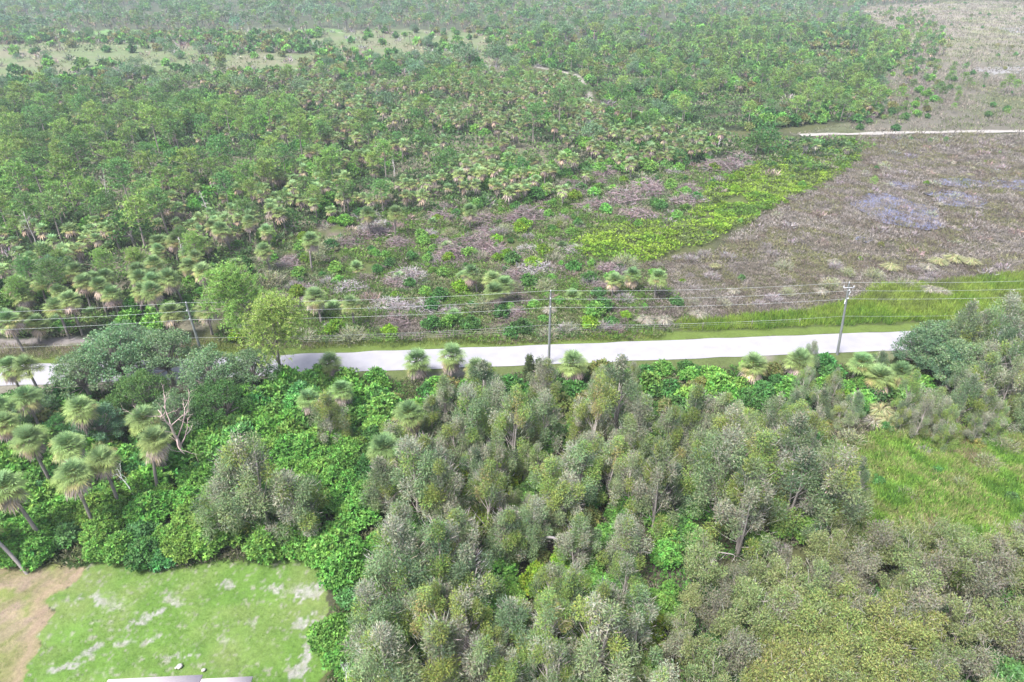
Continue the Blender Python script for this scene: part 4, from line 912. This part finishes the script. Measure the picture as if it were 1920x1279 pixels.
LOOK = {'palm': ['bushy tan-skirted sabal palm', 'dense sabal palm', 'rounded pinkish-skirted palm', 'yellowing sabal palm', 'full brown-skirted palm', 'clean green palm'],
        'lowpalm': ['low trunkless fan palm'], 'paper': ['grey green paperbark', 'silvery grey paperbark', 'yellow green paperbark', 'soft green paperbark', 'dark olive paperbark', 'pale mauve grey paperbark', 'golden green paperbark', 'feathery green paperbark'],
        'slender': ['thin olive tree', 'slim olive tree', 'slight olive tree', 'twiggy brown tree', 'sparse brown tree', 'half bare tree', 'bushy yellow green tree', 'dense yellow green tree', 'rounded yellow green tree'],
        'shrub': ['bright green shrub', 'glossy bright green shrub', 'broad bright green shrub', 'tall bright green shrub', 'dark green shrub', 'deep green shrub', 'lime green shrub', 'bluish green shrub', 'olive shrub'],
        'pine': ['yellow green slash pine', 'dark green slash pine', 'light green slash pine', 'deep green slash pine'], 'oak': ['grey green live oak', 'bluish green live oak', 'dark green round tree'],
        'bare': ['grey leafless shrub', 'brown leafless shrub', 'straw grey shrub', 'pale leafless shrub', 'half leafy grey shrub'], 'brush': ['brown brush pile', 'purplish brush pile', 'grey brush pile'],
        'tuss': ['straw coloured grass tussock', 'green arching grass tussock', 'pale grey grass tussock'], 'dead': ['dead tree']}
LIM = 290
def coarser(arr, keep, seed=1):
    """fewer, larger leaves of the same plant for great distances"""
    V, F, C, M = arr; R = np.random.default_rng(seed); n = max(24, int(len(F)/keep))
    i = np.sort(R.permutation(len(F))[:n]); Q = V[F[i]]; c = Q.mean(1, keepdims=True)
    Q = c+(Q-c)*keep**.5*.97
    return Q.reshape(-1, 3), np.arange(n*4).reshape(-1, 4), C[F[i]].reshape(-1, 3), M[i]
for key, k in K.items():
    if not k.req: continue
    for r in k.req:
        r['d'] = math.hypot(r['x'], r['y']); r['v'] = int(r['v'] if r['v'] is not None else rng.integers(0, 1000))
        a, b = proj(r['x'], r['y']); r['px'] = float(a); r['py'] = float(b)
    vis = [r for r in k.req if -60 < r['px'] < 1980 and r['py'] < 1400]
    vis.sort(key=lambda r: r['d']); ind, rest = vis[:LIM], vis[LIM:]
    if not k.lo: ind, rest = vis, []
    # labels: rows counted from the camera, then from the left, inside each place
    byz = {}
    for r in ind: byz.setdefault((ZONE[r['zone']], r['v'] % len(k.hi)), []).append(r)
    for (zn, v), L in byz.items():
        lk = LOOK[key][v % len(LOOK[key])]; lk = lk if len(LOOK[key]) > 1 else ('round ', 'brown-fringed ', 'spiky ')[v % 3]+lk; far = L[0]['d'] > 150
        if len(L) == 1: L[0]['lab'] = f'{lk}, the only one {zn}'; continue
        rows = max(1, min(20, int(round(len(L)**.5/1.3))))
        L.sort(key=lambda r: r['d']); per = -(-len(L)//rows)
        for q in range(rows):
            row = sorted(L[q*per:(q+1)*per], key=lambda r: r['px'])
            for i, r in enumerate(row):
                if len(row) == 1: pos = 'single'
                elif i == 0: pos = 'leftmost'
                elif i == len(row)-1: pos = 'rightmost'
                else: pos = ORD[i]+' from left'
                r['lab'] = f'{lk} {zn}, ' + (f'{ORD[q]} row back, ' if rows > 1 else '') + pos
    grp = {'palm': 'sabal palms', 'lowpalm': 'low fan palms', 'paper': 'paperbark trees of the near woods', 'slender': 'slender trees of the lower right woods', 'shrub': 'leafy shrubs', 'pine': 'slash pines', 'oak': 'live oaks',
           'bare': 'leafless grey shrubs', 'brush': 'piles of cut brush', 'tuss': 'grass tussocks', 'dead': 'dead trees'}[key]
    for r in ind:
        near = r['d'] < 135 or not k.lo; v = r['v'] % len(k.hi)
        sz = r['scz'] or r['sc']
        if near and not k.single:
            root = bpy.data.objects.new(k.name, None); COL.objects.link(root)
            for pn, me in k.hi[v]: o = obj(pn, me, root)
        elif near: root = obj(k.name, k.hi[v][0][1])
        else: root = obj(k.name, k.lo[r['v'] % len(k.lo)][2])
        root.location = (r['x'], r['y'], 0); root.rotation_euler = (r['tilt'][0], r['tilt'][1], r['rz'] or 0)
        root.scale = (r['sc'], r['sc'], sz if r['scz'] is None else (r['scz'] if False else r['sc']))
        if key == 'paper':
            wd = .95+.25*hsh(int(r['x']*10), int(r['y']*10), 3); root.scale = (r['sc']*wd, r['sc']*wd, r['sc']*(1.15-.25*(wd-.95)/.25))
        if r['scz'] is not None:   # keep the crown round, lower or raise the palm by its trunk height
            root.location.z = 0; root.scale = (r['sc'],)*3; dz = r['scz']*6.0/r['sc']-6.0
            if near:
                for c in root.children:
                    if c.name.startswith('trunk'): c.scale.z = (6.0+dz)/6.0
                    else: c.location.z = dz
        tag(root, r.get('lab') or grp, k.cat, grp)
        if r['label']: root['label'] = r['label']
    if rest:
        byv = {}
        for r in rest: byv.setdefault((r['v'] % len(k.lo), 0 if r['d'] < 210 else 1 if r['d'] < 340 else 2), []).append(r)
        V = []; F = []; C = []; M = []; n0 = 0; R = np.random.default_rng(5)
        for (v, lod), L in byv.items():
            arr, mats, _ = k.lo[v]; m = len(L); big = len(arr[1]) > 600
            if lod: arr = coarser(arr, (1, 2.2 if big else 1.4, 7 if big else 3)[lod])
            v0, f0, c0, m0 = arr
            a = np.array([r['rz'] or 0 for r in L]); s = np.array([r['sc'] for r in L])[:, None]
            x = (v0[None, :, 0]*np.cos(a)[:, None]-v0[None, :, 1]*np.sin(a)[:, None])*s+np.array([r['x'] for r in L])[:, None]
            y = (v0[None, :, 0]*np.sin(a)[:, None]+v0[None, :, 1]*np.cos(a)[:, None])*s+np.array([r['y'] for r in L])[:, None]
            V.append(np.stack([x, y, v0[None, :, 2]*s+0*x], -1).reshape(-1, 3))
            F.append((f0[None]+(np.arange(m)*len(v0))[:, None, None]).reshape(-1, 4)+n0)
            tint = R.uniform(.8, 1.22, (m, 1, 1))*(1+.06*R.normal(size=(m, 1, 3)))
            C.append((c0[None]*tint).reshape(-1, 3)); M.append(np.tile(m0, m)); n0 += m*len(v0)
        o = obj('distant_'+k.name+'_mass', mesh_from(k.name+'_mass', np.concatenate(V), np.concatenate(F), np.concatenate(C), np.concatenate(M), mats))
        tag(o, f'far {grp} too many to tell apart at the back', k.cat, kind='stuff')
    print(key, len(k.req), 'ind', len(ind), 'rest', len(rest))

# ------------------------------------------------------------------ utility poles and wires
M_POLE = solid_mat('weathered_pole', (.12, .13, .125), (.19, .20, .19), scale=2, rough=.85, spec=.1, stretch=(6, 6, .4))
M_INS = solid_mat('insulator_grey', (.38, .38, .40), (.50, .50, .52), scale=8, rough=.35, spec=.5)
M_WIRE = solid_mat('bare_wire', (.30, .32, .31), (.40, .42, .41), scale=4, rough=.5, spec=.5)
HP = 11.3
poles = []
for (bx, by, tx, ty, lab) in [(365+27, 708, 351, 568, 'weathered wooden utility pole half hidden behind the oaks at left'),
                              (1029, 682, 1032.5, 547, 'straight wooden utility pole at the middle of the near road edge'),
                              (1570, 665, 1591, 531, 'leaning wooden utility pole at the right, carrying a transformer bracket')]:
    b = at(bx, by); t = at(tx, ty, HP); t[1] = b[1]+(t[1]-b[1])*.3
    d = t-b; d[2] = HP; poles.append((b, d))
    root = bpy.data.objects.new('utility_pole', None); COL.objects.link(root); root.location = b
    tag(root, lab, 'utility pole', 'wooden utility poles along the road')
    mb = MB(); tube(mb, [(0, 0, -.3), d*.5, d], [.19, .16, .125], (.3, .3, .3), 12); mb2 = None
    mb.add([(0, 0, 0)]*4, [(0, 1, 2, 3)], (.3, .3, .3)) if False else None
    obj('pole_shaft', mb.mesh('pole_shaft', [M_POLE], True), root)
    for q, (h, sd) in enumerate(((0.15, 0), (-.9, 1), (-2.15, -1))):
        m2 = MB(); c = d*(1+h/HP)+np.array([0, .0, 0])
        if q == 0: tube(m2, [c-[0, 0, .15], c+[0, 0, .02], c+[0, 0, .16]], [.03, .07, .04], (.7, .7, .7), 6)
        else:
            e = c+np.array([.0, -.38*1, .1]); tube(m2, [c, e-[0, .0, .05]], [.035, .03], (.7, .7, .7), 6); tube(m2, [e-[0, 0, .1], e, e+[0, 0, .14]], [.04, .08, .045], (.7, .7, .7), 6)
        obj('insulator', m2.mesh('insulator', [M_INS]), root)
    if tx == 1591:
        m3 = MB(); c = d*(1-.55/HP); tube(m3, [c+[-.75, -.1, 0], c+[.75, -.1, 0]], [.06, .06], (.7,)*3, 4)
        obj('crossarm', m3.mesh('crossarm', [M_INS]), root)
        for sx in (-.7, .65):
            m3 = MB(); e = c+[sx, -.1, .1]; tube(m3, [e, e+[0, 0, .22]], [.07, .04], (.7,)*3, 6); obj('insulator', m3.mesh('insulator', [M_INS]), root)
        m3 = MB(); c = d*(1-1.35/HP)+[.22, -.12, 0]; tube(m3, [c-[0, 0, .3], c+[0, 0, .0], c+[.12, 0, .25]], [.06, .07, .03], (.7,)*3, 6); obj('fuse_cutout', m3.mesh('fuse_cutout', [M_INS]), root)
        m3 = MB(); c = d*(1-2.7/HP)+[-.2, -.1, 0]; tube(m3, [c-[0, 0, .3], c+[0, 0, .3]], [.08, .06], (.7,)*3, 6); obj('surge_arrester', m3.mesh('surge_arrester', [M_INS]), root)
sp = poles[1][0]-poles[0][0]
ends = [(poles[0][0]-sp, np.array([0, 0, HP]))]+poles+[(poles[2][0]+(poles[2][0]-poles[1][0]), np.array([0, 0, HP]))]
for h, lab, off in ((.2, 'topmost power line strung between the roadside poles', 0), (-.85, 'second power line from the top along the road', -.38), (-2.1, 'third power line from the top along the road', -.38), (-4.9, 'lowest thin cable strung between the roadside poles', -.18)):
    pts = []
    for (b0, d0), (b1, d1) in zip(ends[:-1], ends[1:]):
        p0 = b0+d0*(1+h/HP)+[0, off, 0]; p1 = b1+d1*(1+h/HP)+[0, off, 0]; t = np.linspace(0, 1, 17)[:, None]
        q = p0*(1-t)+p1*t; q[:, 2] -= .45*4*(t*(1-t))[:, 0]; pts += list(q[:-1])
    mb = MB(); tube(mb, np.array(pts), .014 if h > -4 else .010, (.6,)*3, 4)
    tag(obj('power_line', mb.mesh('power_line', [M_WIRE])), lab, 'power line', 'wires along the road')
# wire fence on the far side
M_POST = solid_mat('post_wood', (.10, .085, .08), (.19, .17, .15), scale=3, rough=.9, spec=.1)
froot = bpy.data.objects.new('wire_fence', None); COL.objects.link(froot)
f0 = at(560, 646); froot.location = (f0[0], f0[1], 0); tag(froot, 'low wire fence on thin posts beyond the road', 'fence')
P = []
for i in range(11):
    x = i*7.6; y = ms*x; P.append((x, y)); mb = MB(); hgt = 1.25+.15*math.sin(i*5.1)
    tube(mb, [(x, y, -.2), (x+.05*math.sin(i*3), y, hgt)], [.06, .05], (.4,)*3, 6); obj('post', mb.mesh('post', [M_POST]), froot)
for z in (.45, .8, 1.12):
    mb = MB(); tube(mb, [(x, y, z) for x, y in P], .008, (.4,)*3, 4); obj('fence_wire', mb.mesh('fence_wire', [M_WIRE]), froot)

# ------------------------------------------------------------------ fallen trunks and limbs
M_LOG = foliage_mat('weathered_wood', trans=0, rough=.85, spec=.1, vary=.1, nscale=3)
def log(pts, r, col, lab, grp='fallen grey trunks in the thicket', twigs=()):
    W = np.array([at(a, b, z) for a, b, z in pts]); c = W[0].copy(); c[2] = 0; W = W-c
    n = len(W); t = np.linspace(0, n-1, 12); Q = np.stack([np.interp(t, np.arange(n), W[:, i]) for i in range(3)], 1)
    Q[1:-1] = (Q[:-2]+Q[1:-1]*2+Q[2:])/4
    mb = MB(); tube(mb, Q, np.linspace(r, r*.4, 12), np.array(col)*.62, 6)
    o = obj('fallen_trunk', mb.mesh('fallen_trunk', [M_LOG], True), None, c); tag(o, lab, 'fallen tree', grp)
log([(1012, 1018, 1.0), (1022, 1007, 3.0), (1040, 1008, 3.6), (1056, 1020, 3.0)], .2, (.34, .31, .31), 'thick grey trunk arching over the green hollow in the near woods')
log([(1042, 1012, 3.5), (1052, 1028, 2.6), (1064, 1048, 1.6)], .07, (.50, .46, .43), 'thin pale limb hanging from the arched grey trunk')
log([(992, 1010, 2.2), (972, 1022, 2.0), (950, 1034, 1.6)], .12, (.62, .52, .47), 'pale pinkish fallen limb left of the arched trunk, upper one')
log([(980, 1026, 1.8), (965, 1030, 1.7), (948, 1036, 1.5)], .09, (.58, .50, .46), 'short pale fallen limb just under the longer pinkish one')
log([(960, 958, 3.5), (975, 960, 3.6), (992, 958, 3.4)], .08, (.55, .48, .42), 'short pale broken limb above the arched trunk')
log([(862, 868, 3.0), (878, 874, 2.5), (893, 880, 2.0)], .1, (.50, .44, .41), 'pale broken branch in the dark gap right of the tall paperbarks')
log([(1190, 1030, 1.5), (1215, 1036, 1.3), (1238, 1046, .8)], .08, (.52, .48, .47), 'pale fallen limb right of the green hollow')
log([(1870, 795, .4), (1895, 797, .5), (1935, 797, .5)], .16, (.50, .46, .42), 'long pale log lying at the right edge above the meadow')
log([(1885, 803, .4), (1900, 820, .3), (1915, 832, .2)], .09, (.46, .42, .40), 'thin grey log slanting below the long pale log')
log([(1720, 858, .3), (1740, 848, .3), (1752, 842, .3)], .09, (.48, .44, .42), 'grey log on the upper edge of the green meadow')
log([(1762, 822, .5), (1785, 812, .6), (1800, 805, .6)], .08, (.48, .44, .42), 'grey bare branch between meadow and dark trees')
log([(965, 1088, .3), (975, 1089, .3), (990, 1090, .3)], .13, (.66, .52, .42), 'short pink cut log in the small clearing')
log([(970, 1198, .4), (985, 1203, .4), (1000, 1206, .4)], .07, (.50, .45, .42), 'thin grey stick on the bare patch near the bottom')
log([(1318, 1030, 1.8), (1350, 1036, 2.4), (1380, 1040, 2.0), (1372, 1055, 1.2)], .07, (.50, .44, .42), 'bare arched branches over the brown thicket')
# pale stones on the lawn
M_STONE = solid_mat('pale_stone', (.28, .27, .25), (.42, .4, .38), scale=6, rough=.9, spec=.1)
for i, (a, b_, s, lab) in enumerate([(337, 1250, .26, 'largest pale stone on the lawn above the roof'), (382, 1257, .18, 'small pale stone on the lawn right of the largest stone'), (330, 1253, .12, 'tiny dark-edged stone left of the largest stone')]):
    c = at(a, b_); R = np.random.default_rng(i); mb = MB(); lat, lon = 6, 8; V = []
    for u in range(lat+1):
        for v in range(lon):
            f = pi*u/lat; g = 2*pi*v/lon; rr = s*(.8+.35*R.random()); V.append((rr*sin(f)*cos(g), rr*sin(f)*sin(g), rr*.6*cos(f)+.05))
    F = [(u*lon+v, u*lon+(v+1) % lon, (u+1)*lon+(v+1) % lon, (u+1)*lon+v) for u in range(lat) for v in range(lon)]
    mb.add(V, F, (.6,)*3); tag(obj('stone', mb.mesh('stone', [M_STONE]), None, c), lab, 'stone', 'loose stones on the lawn')

# ------------------------------------------------------------------ house whose roof edge shows at the bottom of the frame
M_ROOF = solid_mat('pinkish_roof_shingle', (.50, .42, .43), (.60, .51, .52), scale=5, rough=.8, spec=.2, stretch=(1, 6, 6))
M_WALL = solid_mat('pale_stucco', (.62, .58, .52), (.68, .64, .58), scale=5, rough=.9)
M_TRIM = solid_mat('white_trim', (.75, .75, .74), (.8, .8, .79), scale=5, rough=.5)
M_GLASS = solid_mat('window_glass', (.03, .04, .05), (.05, .06, .07), scale=2, rough=.1, spec=.8)
e0 = at(203, 1274, 2.9); e1 = at(380, 1265, 2.9); e2 = at(383, 1270.5, 2.9); e3 = at(474, 1267.5, 2.9)
hr = bpy.data.objects.new('house', None); COL.objects.link(hr); hr.location = (e0[0], e0[1], 0)
ang = math.atan2(e1[1]-e0[1], e1[0]-e0[0]); hr.rotation_euler = (0, 0, ang)
tag(hr, 'low house with pinkish pale shingle roof at the bottom edge of the lawn', 'house')
Wd = float(np.hypot(*(e3-e0)[:2])); W1 = float(np.hypot(*(e1-e0)[:2])); st = .35; DP = 11.0
def roofpart(name, x0, x1, yt):
    mb = MB(); zr = 2.9+DP/2*.17; y0, ym, y1 = yt, -DP/2, -DP
    V = [(x0, y0, 2.9), (x1, y0, 2.9), (x1, ym, zr), (x0, ym, zr), (x0, y1, 2.9), (x1, y1, 2.9)]
    V += [(a, b, c-.16) for a, b, c in V]
    mb.add(V, [(1, 0, 3, 2), (2, 3, 4, 5), (6, 7, 8, 9), (8, 11, 10, 9), (0, 1, 7, 6), (5, 4, 10, 11), (0, 6, 9, 3), (3, 9, 10, 4), (1, 2, 8, 7), (2, 5, 11, 8)], (.5,)*3)
    obj(name, mb.mesh(name, [M_ROOF]), hr)
roofpart('roof', 0, W1, 0); roofpart('roof', W1+.003, Wd, -st)
mb = MB(); box(mb, (.45, -DP+.5, 0), (Wd-.45, -.5-st, 2.72), (.6,)*3); wall = obj('wall', mb.mesh('wall', [M_WALL]), hr)
for x in (1.6, 4.6, 8.2):
    mb = MB(); y = -.5-st; box(mb, (x-.08, y+.002, .92), (x+1.28, y+.06, 2.18), (.7,)*3); fr = obj('window', mb.mesh('window', [M_TRIM]), hr)
    mb = MB(); box(mb, (x, y+.06, 1.0), (x+1.2, y+.075, 2.1), (.7,)*3); obj('pane', mb.mesh('pane', [M_GLASS]), fr)

# ------------------------------------------------------------------ air
def haze(density=.00025):
    mb = MB(); box(mb, (-2600, -80, -2), (2600, 2600, 56), (.5,)*3)
    m, n, N, L = newmat('haze'); v = N('ShaderNodeVolumePrincipled'); v.inputs['Color'].default_value = (.80, .88, .96, 1)
    v.inputs['Density'].default_value = density; v.inputs['Anisotropy'].default_value = .2
    o = N('ShaderNodeOutputMaterial'); L(v.outputs[0], o.inputs['Volume'])
    tag(obj('haze', mb.mesh('haze', [m])), 'thin pale summer haze over the far woods', kind='stuff')
HAZE = True
if HAZE: haze()
